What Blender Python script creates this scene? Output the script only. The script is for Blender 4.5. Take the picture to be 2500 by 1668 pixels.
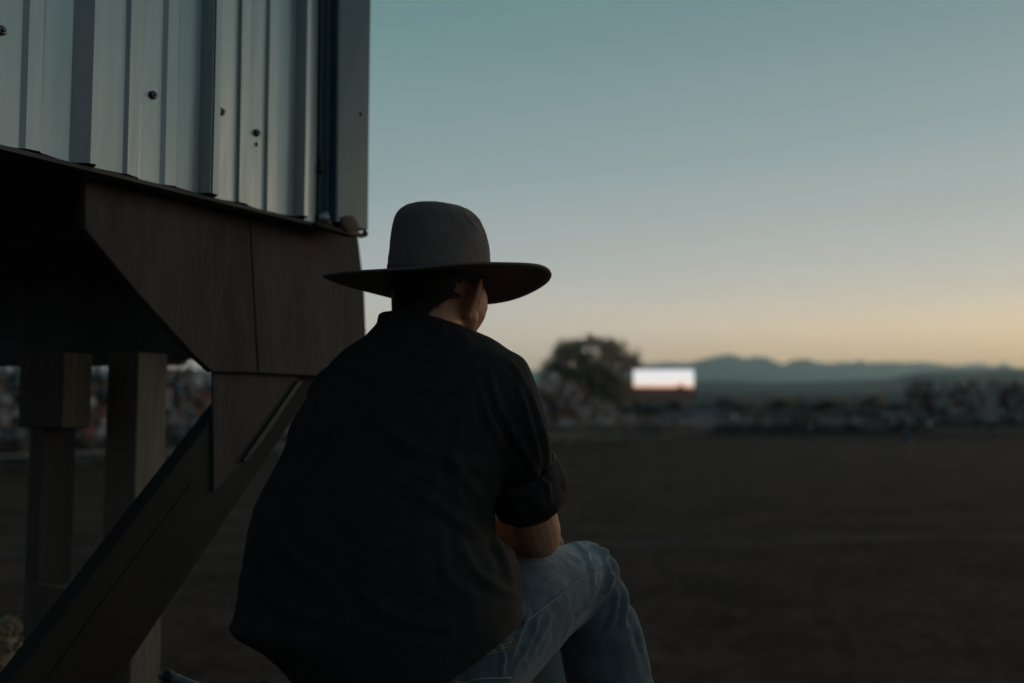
import bpy, bmesh, math, random
import numpy as np
from mathutils import Vector, Matrix, noise

random.seed(7)
RNG = np.random.default_rng(7)
scene = bpy.context.scene
for o in list(bpy.data.objects):
    bpy.data.objects.remove(o)

# ------------------------------------------------------------------ camera
EYE = 2.5                                   # lens height above the arena dirt
FPX = 2430.0                                # 35 mm lens, in photograph pixels (2500 wide)
PITCH = math.atan(166.0 / FPX)
CP, SP = math.cos(PITCH), math.sin(PITCH)
cam_d = bpy.data.cameras.new('camera')
cam_d.sensor_width = 36.0
cam_d.lens = FPX / 2500.0 * 36.0
cam_d.clip_start = 0.05
cam_d.clip_end = 60000.0
cam_d.dof.use_dof = True
cam_d.dof.focus_distance = 1.72
cam_d.dof.aperture_fstop = 2.1
cam = bpy.data.objects.new('camera', cam_d)
scene.collection.objects.link(cam)
cam.location = (0, 0, EYE)
cam.rotation_euler = (math.pi / 2 + PITCH, 0, 0)
scene.camera = cam

# ------------------------------------------------------------------ sky, glow lamp, exposure
SUN_AZ = math.radians(52.0)                 # the sun has just set beyond the right of the frame
SUN_EL = math.radians(6.0)


def lin(c):
    return tuple(((v / 255.0) / 12.92 if v / 255.0 <= 0.04045 else ((v / 255.0 + 0.055) / 1.055) ** 2.4) for v in c)


world = bpy.data.worlds.new('World')
scene.world = world
world.use_nodes = True
wt = world.node_tree
wt.nodes.clear()
wout = wt.nodes.new('ShaderNodeOutputWorld')
wbg = wt.nodes.new('ShaderNodeBackground')
wt.links.new(wbg.outputs[0], wout.inputs['Surface'])
wco = wt.nodes.new('ShaderNodeTexCoord')
wsep = wt.nodes.new('ShaderNodeSeparateXYZ')
wt.links.new(wco.outputs['Generated'], wsep.inputs[0])


def wmath(op, a, b=None, c=None, clamp=False):
    n = wt.nodes.new('ShaderNodeMath')
    n.operation = op
    n.use_clamp = clamp
    for i, v in enumerate((a, b, c)):
        if v is None:
            continue
        if isinstance(v, (int, float)):
            n.inputs[i].default_value = v
        else:
            wt.links.new(v, n.inputs[i])
    return n.outputs[0]


w_noise = wt.nodes.new('ShaderNodeTexNoise')
w_map = wt.nodes.new('ShaderNodeMapping')
w_map.inputs['Scale'].default_value = (1.5, 1.5, 16.0)
w_map.inputs['Rotation'].default_value = (0.0, 0.10, 0.0)
wt.links.new(wco.outputs['Generated'], w_map.inputs[0])
wt.links.new(w_map.outputs[0], w_noise.inputs['Vector'])
w_noise.inputs['Scale'].default_value = 1.6
w_noise.inputs['Detail'].default_value = 3.0
w_el0 = wmath('MULTIPLY', wmath('ARCSINE', wsep.outputs['Z']), 180.0 / math.pi / 90.0)
w_el = wmath('ADD', w_el0, wmath('MULTIPLY', wmath('SUBTRACT', w_noise.outputs[0], 0.5), 0.022))
w_len = wmath('POWER', wmath('SUBTRACT', 1.0001, wmath('MULTIPLY', wsep.outputs['Z'], wsep.outputs['Z'])), 0.5)
w_dot = wmath('DIVIDE', wmath('ADD', wmath('MULTIPLY', wsep.outputs['X'], math.sin(SUN_AZ)),
                              wmath('MULTIPLY', wsep.outputs['Y'], math.cos(SUN_AZ))), w_len)


def wramp(stops):
    """A smooth vertical sky gradient through (elevation in degrees, sRGB) stops; the air between is made up for near the horizon."""
    n = wt.nodes.new('ShaderNodeValToRGB')
    cr = n.color_ramp
    fine = np.linspace(-8, 90, 981)
    rows = []
    degs = [d for d, _ in stops]
    gk = ((1.72, 1.66, 1.36, 1.09, 1.0, 0.92, 0.93), (1.70, 1.64, 1.34, 1.06, 1.0, 0.92, 0.93), (1.85, 1.76, 1.40, 1.10, 1.0, 0.92, 0.93))
    for ch in range(3):
        v = np.interp(fine, degs, [lin(c)[ch] for _, c in stops]) * np.interp(fine, (0, 4.5, 7, 11.7, 17.4, 23, 34), gk[ch])
        out = v.copy()
        for i, d in enumerate(fine):
            w = np.exp(-((fine - d) / (1.2 + 0.12 * max(0, d))) ** 2)
            out[i] = (w * v).sum() / w.sum()
        rows.append(out)
    keys = [0, 1, 2, 3, 4, 5, 6, 7, 8, 9.5, 11, 12.5, 14, 16, 18, 20, 22, 24, 27, 30, 34, 40, 47, 55, 65, 78, 90]
    while len(cr.elements) < len(keys):
        cr.elements.new(0.5)
    for e, k in zip(cr.elements, keys):
        e.position = k / 90.0
        e.color = (*[float(np.interp(k, fine, r)) for r in rows], 1)
    wt.links.new(w_el, n.inputs[0])
    return n.outputs[0]


def wsmooth(lo, hi):
    n = wt.nodes.new('ShaderNodeMapRange')
    n.interpolation_type = 'SMOOTHSTEP'
    n.inputs['From Min'].default_value = lo
    n.inputs['From Max'].default_value = hi
    wt.links.new(w_dot, n.inputs['Value'])
    return n.outputs['Result']


def wmix(f, a, b):
    n = wt.nodes.new('ShaderNodeMix')
    n.data_type = 'RGBA'
    if isinstance(f, float):
        n.inputs[0].default_value = f
    else:
        wt.links.new(f, n.inputs[0])
    wt.links.new(a, n.inputs[6])
    wt.links.new(b, n.inputs[7])
    return n.outputs[2]


# dusk bands: away from the sunset, beside it, and over it (elevation in degrees)
sky_away = wramp([(0, (72, 71, 76)), (6, (76, 78, 83)), (14, (76, 83, 90)), (30, (64, 77, 85)), (55, (48, 63, 71)), (90, (42, 58, 66))])
sky_side = wramp([(0, (194, 174, 151)), (2.4, (193, 180, 162)), (4.5, (185, 181, 171)), (7, (164, 171, 167)), (11.7, (148, 167, 168)), (17.4, (127, 156, 159)), (23, (110, 147, 149)), (34, (84, 122, 130)), (55, (54, 80, 90)), (90, (42, 58, 66))])
sky_glow = wramp([(0, (250, 188, 108)), (2.4, (242, 198, 134)), (4.5, (226, 202, 163)), (7, (189, 186, 172)), (11.7, (166, 177, 174)), (17.4, (142, 162, 165)), (23, (118, 147, 151)), (34, (90, 122, 130)), (55, (56, 80, 90)), (90, (42, 58, 66))])
sky_grad = wmix(wsmooth(0.30, 1.02), wmix(wsmooth(-0.75, 0.55), sky_away, sky_side), sky_glow)
nish = wt.nodes.new('ShaderNodeTexSky')
nish.sky_type = 'NISHITA'
nish.sun_disc = False
nish.sun_elevation = math.radians(-1.5)
nish.sun_rotation = SUN_AZ
nish_s = wt.nodes.new('ShaderNodeMix')
nish_s.data_type = 'RGBA'
nish_s.blend_type = 'MULTIPLY'
nish_s.inputs[0].default_value = 1.0
nish_s.inputs[7].default_value = (0.7, 0.7, 0.7, 1)
wt.links.new(nish.outputs[0], nish_s.inputs[6])
sky_col = wmix(0.03, sky_grad, nish_s.outputs[2])
wt.links.new(sky_col, wbg.inputs[0])
wbg.inputs[1].default_value = 1.0

sun_d = bpy.data.lights.new('sun', 'SUN')
sun_d.energy = 0.56
sun_d.angle = math.radians(16.0)            # the glow band left by the sun, not a hard disc
sun_d.color = (1.0, 0.66, 0.40)
sun = bpy.data.objects.new('sun', sun_d)
scene.collection.objects.link(sun)
sdir = Vector((math.sin(SUN_AZ) * math.cos(SUN_EL), math.cos(SUN_AZ) * math.cos(SUN_EL), math.sin(SUN_EL)))
sun.rotation_euler = (-sdir).to_track_quat('-Z', 'Y').to_euler()

scene.render.engine = 'CYCLES'
cy = scene.cycles
cy.max_bounces = 6
cy.volume_bounces = 2
cy.use_denoising = True
cy.sample_clamp_indirect = 4.0
scene.view_settings.view_transform = 'Standard'
scene.view_settings.look = 'None'
scene.view_settings.gamma = 1.0
scene.view_settings.exposure = 0.0
scene.view_settings.use_curve_mapping = False


# ------------------------------------------------------------------ helpers
def P(px, py, Y):
    """World point at distance Y ahead of the lens that the photograph shows at pixel (px, py)."""
    u, v = (px - 1250) / FPX, (834 - py) / FPX
    t = Y / (CP - v * SP)
    return Vector((u * t, Y, EYE + (SP + v * CP) * t))


def proj(v):
    """Pixels of an (n,3) array of world points."""
    x, y, z = v[:, 0], v[:, 1], v[:, 2] - EYE
    d = y * CP + z * SP
    return 1250 + FPX * x / d, 834 - FPX * (-y * SP + z * CP) / d


class MB:
    """Collects shapes for one mesh."""

    def __init__(self):
        self.v, self.f, self.m = [], [], []

    def add(self, vs, fs, mi=0):
        b = len(self.v)
        self.v += [tuple(x) for x in vs]
        self.f += [tuple(b + i for i in f) for f in fs]
        self.m += [mi] * len(fs)
        return self

    def box(self, c, s, rz=0.0, mi=0, ax=None):
        c = Vector(c)
        if ax is None:
            ax = [Vector((math.cos(rz), math.sin(rz), 0)), Vector((-math.sin(rz), math.cos(rz), 0)), Vector((0, 0, 1))]
        vs = []
        for k in (-.5, .5):
            for j in (-.5, .5):
                for i in (-.5, .5):
                    vs.append(c + ax[0] * (i * s[0]) + ax[1] * (j * s[1]) + ax[2] * (k * s[2]))
        return self.add(vs, [(0, 2, 3, 1), (4, 5, 7, 6), (0, 1, 5, 4), (2, 6, 7, 3), (0, 4, 6, 2), (1, 3, 7, 5)], mi)

    def prism(self, poly, ext, mi=0):
        n = len(poly)
        ext = Vector(ext)
        vs = [Vector(p) for p in poly] + [Vector(p) + ext for p in poly]
        fs = [tuple(range(n - 1, -1, -1)), tuple(range(n, 2 * n))]
        fs += [(i, (i + 1) % n, n + (i + 1) % n, n + i) for i in range(n)]
        return self.add(vs, fs, mi)

    def rings(self, rings, mi=0, cap=True, closed=True):
        n = len(rings[0])
        vs = [p for r in rings for p in r]
        fs = []
        for k in range(len(rings) - 1):
            for i in range(n if closed else n - 1):
                j = (i + 1) % n
                fs.append((k * n + i, k * n + j, (k + 1) * n + j, (k + 1) * n + i))
        if cap:
            fs.append(tuple(range(n - 1, -1, -1)))
            fs.append(tuple((len(rings) - 1) * n + i for i in range(n)))
        return self.add(vs, fs, mi)

    def tube(self, pts, rad, seg=10, mi=0, cap=True):
        pts = [Vector(p) for p in pts]
        if not isinstance(rad, (list, tuple)):
            rad = [rad] * len(pts)
        rs = []
        ref = None
        for i, p in enumerate(pts):
            t = (pts[min(i + 1, len(pts) - 1)] - pts[max(i - 1, 0)]).normalized()
            if ref is None:
                ref = Vector((0, 0, 1)) if abs(t.z) < 0.9 else Vector((1, 0, 0))
            a = (ref - t * ref.dot(t)).normalized()
            ref = a
            b = t.cross(a)
            r = rad[i]
            rs.append([p + a * (r * math.cos(2 * math.pi * k / seg)) + b * (r * math.sin(2 * math.pi * k / seg)) for k in range(seg)])
        return self.rings(rs, mi, cap)

    def ball(self, c, r, seg=14, rot=None, mi=0):
        c = Vector(c)
        if isinstance(r, (int, float)):
            r = (r, r, r)
        rs = []
        for k in range(1, seg // 2 + 1):
            a = math.pi * (k - 0.5) / (seg // 2)
            ring = []
            for i in range(seg):
                b = 2 * math.pi * i / seg
                p = Vector((r[0] * math.sin(a) * math.cos(b), r[1] * math.sin(a) * math.sin(b), -r[2] * math.cos(a)))
                ring.append(c + (rot @ p if rot else p))
            rs.append(ring)
        return self.rings(rs, mi)

    def caps(self, p, q, r0, r1, seg=12, mi=0):
        """Tapered limb with round ends."""
        p, q = Vector(p), Vector(q)
        d = (q - p).normalized()
        pts, rad = [], []
        for k in range(5):
            a = math.pi / 2 * (1 - k / 4 * 0.98)
            pts.append(p - d * (r0 * math.sin(a)))
            rad.append(max(1e-4, r0 * math.cos(a)))
        for k in range(5):
            a = math.pi / 2 * (0.02 + k / 4 * 0.98)
            pts.append(q + d * (r1 * math.sin(a)))
            rad.append(max(1e-4, r1 * math.cos(a)))
        return self.tube(pts, rad, seg, mi)


def world_loc(o):
    l = Vector((0, 0, 0))
    while o is not None:
        l += o.location
        o = o.parent
    return l


def link(o, parent=None):
    scene.collection.objects.link(o)
    if parent is not None:
        o.parent = parent
    return o


def mesh_from(name, mb, mats, base=(0, 0, 0), smooth=False):
    me = bpy.data.meshes.new(name)
    b = Vector(base)
    me.from_pydata([(x - b.x, y - b.y, z - b.z) for x, y, z in mb.v], [], mb.f)
    for m in (mats if isinstance(mats, (list, tuple)) else [mats]):
        me.materials.append(m)
    if any(mb.m):
        me.polygons.foreach_set('material_index', mb.m)
    bm = bmesh.new()
    bm.from_mesh(me)
    bmesh.ops.recalc_face_normals(bm, faces=bm.faces)
    bm.to_mesh(me)
    bm.free()
    if smooth:
        me.polygons.foreach_set('use_smooth', [True] * len(me.polygons))
    me.update()
    return me


def part(name, mb, mats, parent, smooth=False, label=None, bevel=0.0):
    o = bpy.data.objects.new(name, mesh_from(name, mb, mats, world_loc(parent), smooth))
    link(o, parent)
    if label:
        o['label'] = label
    if bevel:
        add_bevel(o, bevel)
    return o


def add_bevel(o, w, seg=2):
    m = o.modifiers.new('bevel', 'BEVEL')
    m.width = w
    m.segments = seg
    m.limit_method = 'ANGLE'
    m.angle_limit = math.radians(35)
    m.harden_normals = False


def tag(o, label, cat, group=None):
    o['label'] = label
    o['category'] = cat
    if group:
        o['group'] = group
    return o


def thing(name, label, cat, loc, group=None):
    o = bpy.data.objects.new(name, None)
    o.empty_display_size = 0.1
    o.location = loc
    link(o)
    return tag(o, label, cat, group)


def whole(name, mb, mats, label, cat, loc=(0, 0, 0), group=None, smooth=False, bevel=0.0):
    o = bpy.data.objects.new(name, mesh_from(name, mb, mats, loc, smooth))
    o.location = loc
    link(o)
    if bevel:
        add_bevel(o, bevel)
    return tag(o, label, cat, group)


def setting(name, mb, mats, kind='structure', smooth=False):
    o = bpy.data.objects.new(name, mesh_from(name, mb, mats, (0, 0, 0), smooth))
    link(o)
    o['kind'] = kind
    return o


def bake(o):
    """Apply an object's modifiers into its mesh."""
    dg = bpy.context.evaluated_depsgraph_get()
    dg.update()
    me = bpy.data.meshes.new_from_object(o.evaluated_get(dg))
    old = o.data
    o.modifiers.clear()
    o.data = me
    me.name = old.name
    bpy.data.meshes.remove(old)
    return o


def fuse(o, voxel, smooth_it=4, factor=0.5, sub=0):
    """Merge an object's overlapping closed shapes into one continuous skin."""
    mats = list(o.data.materials)
    r = o.modifiers.new('skin', 'REMESH')
    r.mode = 'VOXEL'
    r.voxel_size = voxel
    r.use_smooth_shade = True
    if smooth_it:
        s = o.modifiers.new('soft', 'SMOOTH')
        s.factor = factor
        s.iterations = smooth_it
    bake(o)
    if not o.data.materials:
        for m in mats:
            o.data.materials.append(m)
    o.data.polygons.foreach_set('use_smooth', [True] * len(o.data.polygons))
    return o


def get_v(me):
    a = np.empty(len(me.vertices) * 3)
    me.vertices.foreach_get('co', a)
    return a.reshape(-1, 3)


def get_n(me):
    a = np.empty(len(me.vertices) * 3)
    me.vertices.foreach_get('normal', a)
    return a.reshape(-1, 3)


def set_v(me, v):
    me.vertices.foreach_set('co', np.ascontiguousarray(v, dtype=float).ravel())
    me.update()


def seg_dist(x, y, pts):
    """Distance in photo pixels to a polyline and the position 0..1 along it."""
    best = np.full(len(x), 1e9)
    pos = np.zeros(len(x))
    n = len(pts) - 1
    for i in range(n):
        ax, ay = pts[i]
        bx, by = pts[i + 1]
        dx, dy = bx - ax, by - ay
        t = np.clip(((x - ax) * dx + (y - ay) * dy) / (dx * dx + dy * dy), 0, 1)
        d = np.hypot(x - ax - t * dx, y - ay - t * dy)
        m = d < best
        best[m] = d[m]
        pos[m] = (i + t[m]) / n
    return best, pos


def creases(o, folds, near):
    """Raise soft cloth ridges (amplitude in metres, width in pixels) on the side of a garment nearer than `near`."""
    me = o.data
    off = np.array(world_loc(o))
    v, n = get_v(me), get_n(me)
    w = v + off
    x, y = proj(w)
    amp = np.zeros(len(v))
    side = (w[:, 1] < near(w) if callable(near) else w[:, 1] < near)
    for pts, a, wd in folds:
        d, t = seg_dist(x, y, pts)
        taper = np.sin(np.pi * np.clip(t * 0.9 + 0.05, 0, 1)) ** 0.6
        amp += a * taper * (np.exp(-(d / wd) ** 2) - 0.45 * np.exp(-((d - 1.9 * wd) / wd) ** 2))
    set_v(me, v + n * (amp * side)[:, None])


def roughen(o, amp, size, octaves=2, seed=0.0):
    me = o.data
    off = Vector(world_loc(o))
    v, n = get_v(me), get_n(me)
    d = np.array([noise.fractal((Vector(p) + off) / size + Vector((seed, seed * 1.7, 0)), 1.0, 2.0, octaves) for p in v])
    set_v(me, v + n * (d * amp)[:, None])


# ------------------------------------------------------------------ materials
MATS = {}


def mat(name, col, rough=0.8, metal=0.0, var=0.0, vscale=8.0, bump=0.0, bscale=60.0, col2=None, stretch=(1, 1, 1), spec=0.5, sheen=0.0, emit=None, coord='Object'):
    if name in MATS:
        return MATS[name]
    m = bpy.data.materials.new(name)
    m.use_nodes = True
    nt = m.node_tree
    b = nt.nodes['Principled BSDF']
    b.inputs['Base Color'].default_value = (*col, 1)
    b.inputs['Roughness'].default_value = rough
    b.inputs['Metallic'].default_value = metal
    b.inputs['Specular IOR Level'].default_value = spec
    if sheen:
        b.inputs['Sheen Weight'].default_value = sheen
        b.inputs['Sheen Roughness'].default_value = 0.4
    if emit:
        b.inputs['Emission Color'].default_value = (*emit[0], 1)
        b.inputs['Emission Strength'].default_value = emit[1]
    if var or bump or col2:
        tc = nt.nodes.new('ShaderNodeTexCoord')
        mp = nt.nodes.new('ShaderNodeMapping')
        mp.inputs['Scale'].default_value = stretch
        nt.links.new(tc.outputs[coord], mp.inputs[0])
    if var or col2:
        tx = nt.nodes.new('ShaderNodeTexNoise')
        tx.inputs['Scale'].default_value = vscale
        tx.inputs['Detail'].default_value = 6.0
        tx.inputs['Roughness'].default_value = 0.62
        nt.links.new(mp.outputs[0], tx.inputs['Vector'])
        rp = nt.nodes.new('ShaderNodeValToRGB')
        rp.color_ramp.elements[0].position = 0.32
        rp.color_ramp.elements[1].position = 0.68
        c2 = col2 or tuple(c * (1 + var) for c in col)
        c1 = col if col2 else tuple(c * (1 - var) for c in col)
        rp.color_ramp.elements[0].color = (*c1, 1)
        rp.color_ramp.elements[1].color = (*c2, 1)
        nt.links.new(tx.outputs[0], rp.inputs[0])
        nt.links.new(rp.outputs[0], b.inputs['Base Color'])
    if bump:
        t2 = nt.nodes.new('ShaderNodeTexNoise')
        t2.inputs['Scale'].default_value = bscale
        t2.inputs['Detail'].default_value = 4.0
        nt.links.new(mp.outputs[0], t2.inputs['Vector'])
        bp = nt.nodes.new('ShaderNodeBump')
        bp.inputs['Strength'].default_value = bump
        bp.inputs['Distance'].default_value = 0.01
        nt.links.new(t2.outputs[0], bp.inputs['Height'])
        nt.links.new(bp.outputs[0], b.inputs['Normal'])
    MATS[name] = m
    return m


M_DIRT = mat('arena dirt', (0.048, 0.029, 0.023), 0.95, var=0.0, vscale=0.55, bump=1.0, bscale=3.0, col2=(0.118, 0.072, 0.057), spec=0.05)
M_GRASSLAND = mat('dry grassland', (0.030, 0.028, 0.026), 0.95, vscale=0.02, col2=(0.05, 0.046, 0.042), spec=0.05)
M_MOUNT = mat('far mountain', (0.055, 0.065, 0.055), 0.95, vscale=0.002, col2=(0.085, 0.09, 0.075))
M_HILL = mat('near hill', (0.055, 0.050, 0.046), 0.95, vscale=0.01, col2=(0.085, 0.078, 0.072))
def dirt_marks(m):
    """Clods, hoof scuffs and a pale raked line across the arena."""
    nt = m.node_tree
    b = nt.nodes['Principled BSDF']
    src = b.inputs['Base Color'].links[0].from_socket
    tc = nt.nodes.new('ShaderNodeTexCoord')
    mp = nt.nodes.new('ShaderNodeMapping')
    mp.inputs['Rotation'].default_value = (0, 0, -0.12)
    nt.links.new(tc.outputs['Object'], mp.inputs[0])
    nz = nt.nodes.new('ShaderNodeTexNoise')
    nz.inputs['Scale'].default_value = 4.5
    nz.inputs['Detail'].default_value = 5.0
    nt.links.new(tc.outputs['Object'], nz.inputs['Vector'])
    cl = nt.nodes.new('ShaderNodeMapRange')
    cl.inputs['From Min'].default_value = 0.35
    cl.inputs['From Max'].default_value = 0.68
    cl.inputs['To Min'].default_value = 0.62
    cl.inputs['To Max'].default_value = 1.35
    nt.links.new(nz.outputs[0], cl.inputs['Value'])
    mx = nt.nodes.new('ShaderNodeMix')
    mx.data_type = 'RGBA'
    mx.blend_type = 'MULTIPLY'
    mx.inputs[0].default_value = 1.0
    nt.links.new(src, mx.inputs[6])
    nt.links.new(cl.outputs[0], mx.inputs[7])
    sx = nt.nodes.new('ShaderNodeSeparateXYZ')
    nt.links.new(mp.outputs[0], sx.inputs[0])

    def mth(op, a, c, d=None):
        n = nt.nodes.new('ShaderNodeMath')
        n.operation = op
        for i, v in enumerate((a, c, d)):
            if v is None:
                continue
            if isinstance(v, (int, float)):
                n.inputs[i].default_value = v
            else:
                nt.links.new(v, n.inputs[i])
        return n.outputs[0]
    nl = nt.nodes.new('ShaderNodeTexNoise')
    nl.inputs['Scale'].default_value = 0.6
    nt.links.new(tc.outputs['Object'], nl.inputs['Vector'])
    yy = mth('ADD', sx.outputs['Y'], mth('MULTIPLY', mth('SUBTRACT', nl.outputs[0], 0.5), 1.2))
    ln = mth('POWER', 2.718, mth('MULTIPLY', mth('POWER', mth('DIVIDE', mth('SUBTRACT', yy, 18.2), 0.30), 2.0), -1.0))
    m2 = nt.nodes.new('ShaderNodeMix')
    m2.data_type = 'RGBA'
    nt.links.new(mth('MULTIPLY', ln, 0.55), m2.inputs[0])
    nt.links.new(mx.outputs[2], m2.inputs[6])
    m2.inputs[7].default_value = (0.16, 0.125, 0.11, 1)
    nt.links.new(m2.outputs[2], b.inputs['Base Color'])


dirt_marks(M_DIRT)
M_BARK = mat('bark', (0.045, 0.035, 0.026), 0.9, var=0.3)
M_LEAF = mat('leaves', (0.09, 0.078, 0.062), 0.8, vscale=0.7, col2=(0.15, 0.127, 0.102))
def leafy(m, col):
    nt = m.node_tree
    b = nt.nodes['Principled BSDF']
    out = [n for n in nt.nodes if n.type == 'OUTPUT_MATERIAL'][0]
    tl = nt.nodes.new('ShaderNodeBsdfTranslucent')
    tl.inputs[0].default_value = (*col, 1)
    ad = nt.nodes.new('ShaderNodeAddShader')
    nt.links.new(b.outputs[0], ad.inputs[0])
    nt.links.new(tl.outputs[0], ad.inputs[1])
    nt.links.new(ad.outputs[0], out.inputs[0])


leafy(M_LEAF, (0.34, 0.28, 0.22))
M_STEEL = mat('galvanised steel', (0.40, 0.42, 0.42), 0.42, 0.85, var=0.12, vscale=3.0, bump=0.04, bscale=40)
M_PIPE = mat('fence pipe', (0.22, 0.22, 0.23), 0.5, 0.4, var=0.25)
M_BLACKSTEEL = mat('black painted steel', (0.030, 0.030, 0.030), 0.55, var=0.3, bump=0.15, bscale=30)
M_TIMBER = mat('weathered timber', (0.10, 0.082, 0.058), 0.85, vscale=5.0, col2=(0.16, 0.135, 0.10), bump=0.3, bscale=14, stretch=(4, 4, 0.5))
M_DARKTIMBER = mat('dark timber', (0.045, 0.035, 0.028), 0.85, vscale=6.0, col2=(0.075, 0.06, 0.048), bump=0.3, bscale=14, stretch=(4, 4, 0.5))
M_BENCH = mat('aluminium bench', (0.42, 0.43, 0.44), 0.45, 0.3, var=0.15)
M_GLASS = mat('dark window glass', (0.02, 0.022, 0.025), 0.08)
M_TYRE = mat('tyre rubber', (0.02, 0.02, 0.02), 0.85)
M_HUB = mat('wheel rim', (0.35, 0.35, 0.36), 0.35, 0.8)
M_LAMP = mat('lit headlight', (0.7, 0.7, 0.65), 0.3, emit=((1.0, 0.95, 0.85), 0.9))
M_SKIN = mat('skin', (0.48, 0.235, 0.14), 0.55, vscale=22.0, col2=(0.55, 0.285, 0.18), bump=0.10, bscale=180, spec=0.35)

# ------------------------------------------------------------------ ground, hills, mountains, air
g = MB()
g.add([(-14000, -2500, -0.03), (14000, -2500, -0.03), (14000, 10900, -0.03), (-14000, 10900, -0.03)], [(0, 1, 2, 3)])
setting('ground', g, M_GRASSLAND)
# raked arena dirt: a sheet of soft ruts
g = MB()
nx, ny = 170, 300
xs = np.linspace(-42, 75, nx)
ys = np.concatenate([np.linspace(-8, 30, 230), np.linspace(31, 112, 70)])
vs = []
for yv in ys:
    for xv in xs:
        h = 0.05 * noise.fractal(Vector((xv * 0.25, yv * 0.25, 3.0)), 1.0, 2.0, 3) + 0.035 * noise.noise(Vector((xv * 0.9 + 0.4 * yv, yv * 1.3, 8.0)))
        rut = 0.05 * math.exp(-((yv - 18.2 - 0.12 * xv - 0.25 * math.sin(xv * 0.7)) / 0.22) ** 2) + 0.03 * math.exp(-((yv - 26.5 + 0.05 * xv - 0.3 * math.sin(xv * 0.5)) / 0.3) ** 2)
        vs.append((xv, yv, 0.02 + h * 0.8 + rut))
fs = [(j * nx + i, j * nx + i + 1, (j + 1) * nx + i + 1, (j + 1) * nx + i) for j in range(ny - 1) for i in range(nx - 1)]
g.add(vs, fs)
arena = setting('arena_ground', g, M_DIRT, smooth=True)


def ridge(name, prof, Y, depth, m, rough, foot):
    """A range of hills: its skyline passes through the given pixels, with slopes in front and behind."""
    px = np.array([p[0] for p in prof], float)
    py = np.array([p[1] for p in prof], float)
    q = np.concatenate([np.linspace(px[0], 1180, 60), np.linspace(1190, 2600, 420), np.linspace(2620, px[-1], 60)])
    n = len(q)
    hy = np.interp(q, px, py)
    if name == 'mountain':
        hy = 885 + (hy - 885) * 1.35
    mb = MB()
    rows = [(-1.0, 0.0), (-0.8, 0.16), (-0.62, 0.36), (-0.45, 0.52), (-0.3, 0.7), (-0.14, 0.88), (0, 1.0), (0.3, 0.7), (1.0, 0.0)]
    vs = []
    for r, hgt in rows:
        for a, b in zip(q, hy):
            top = P(a, b, Y)
            s = (Y + r * depth) / Y
            rel = top.z + foot
            jit = noise.fractal(Vector((a * 0.02, r * 3.0, Y * 0.01)), 1.0, 2.0, 4)
            z = -foot + rel * max(0.0, hgt + (0 if r == 0 else 0.10 * jit * (hgt > 0)))
            if r == 0:
                z += rough * noise.fractal(Vector((a * 0.09, 5.0, Y)), 1.0, 2.0, 3)
            vs.append((top.x * s + (0 if r == 0 else jit * depth * 0.06), Y + r * depth, z))
    mb.add(vs, [(j * n + i, j * n + i + 1, (j + 1) * n + i + 1, (j + 1) * n + i) for j in range(len(rows) - 1) for i in range(n - 1)])
    return setting(name, mb, m, smooth=False)


ridge('mountain', [(-2600, 905), (-600, 890), (300, 900), (900, 893), (1291, 900), (1330, 897), (1546, 889), (1582, 888), (1634, 885), (1679, 887), (1706, 881), (1748, 874),
                   (1775, 869), (1798, 873), (1822, 879), (1839, 874), (1864, 875), (1875, 877), (1897, 885), (1914, 890), (1933, 881), (1952, 880), (1969, 877), (1988, 884), (2030, 888),
                   (2046, 884), (2085, 885), (2099, 880), (2116, 886), (2174, 884), (2210, 886), (2251, 884), (2331, 891), (2392, 886), (2425, 892), (2453, 886), (2481, 896),
                   (2560, 897), (2800, 884), (3400, 893), (5200, 905)], 9000.0, 1600.0, M_MOUNT, 4.0, 30.0)
ridge('hill', [(-2500, 940), (0, 936), (1300, 938), (1600, 933), (1760, 930), (1900, 934), (2050, 930), (2170, 925), (2240, 909), (2300, 906), (2380, 906), (2440, 901), (2500, 899), (2700, 890), (3200, 905), (4600, 930)],
      2600.0, 500.0, M_HILL, 1.5, 4.0)
ridge('foothill', [(-2500, 968), (0, 966), (1300, 962), (1700, 958), (2000, 962), (2250, 955), (2500, 948), (2900, 950), (4600, 965)],
      900.0, 140.0, M_HILL, 0.6, 2.0)

hz = bpy.data.materials.new('haze air')
hz.use_nodes = True
hz.node_tree.nodes.clear()
ho = hz.node_tree.nodes.new('ShaderNodeOutputMaterial')
hv = hz.node_tree.nodes.new('ShaderNodeVolumePrincipled')
hv.inputs['Color'].default_value = (0.68, 0.93, 0.99, 1)
hv.inputs['Density'].default_value = 0.00012
hv.inputs['Anisotropy'].default_value = 0.65
hz.node_tree.links.new(hv.outputs[0], ho.inputs['Volume'])
g = MB()
g.box((0, 4000, 255), (30000, 14000, 512))
haze = setting('haze', g, hz, kind='stuff')


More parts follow.
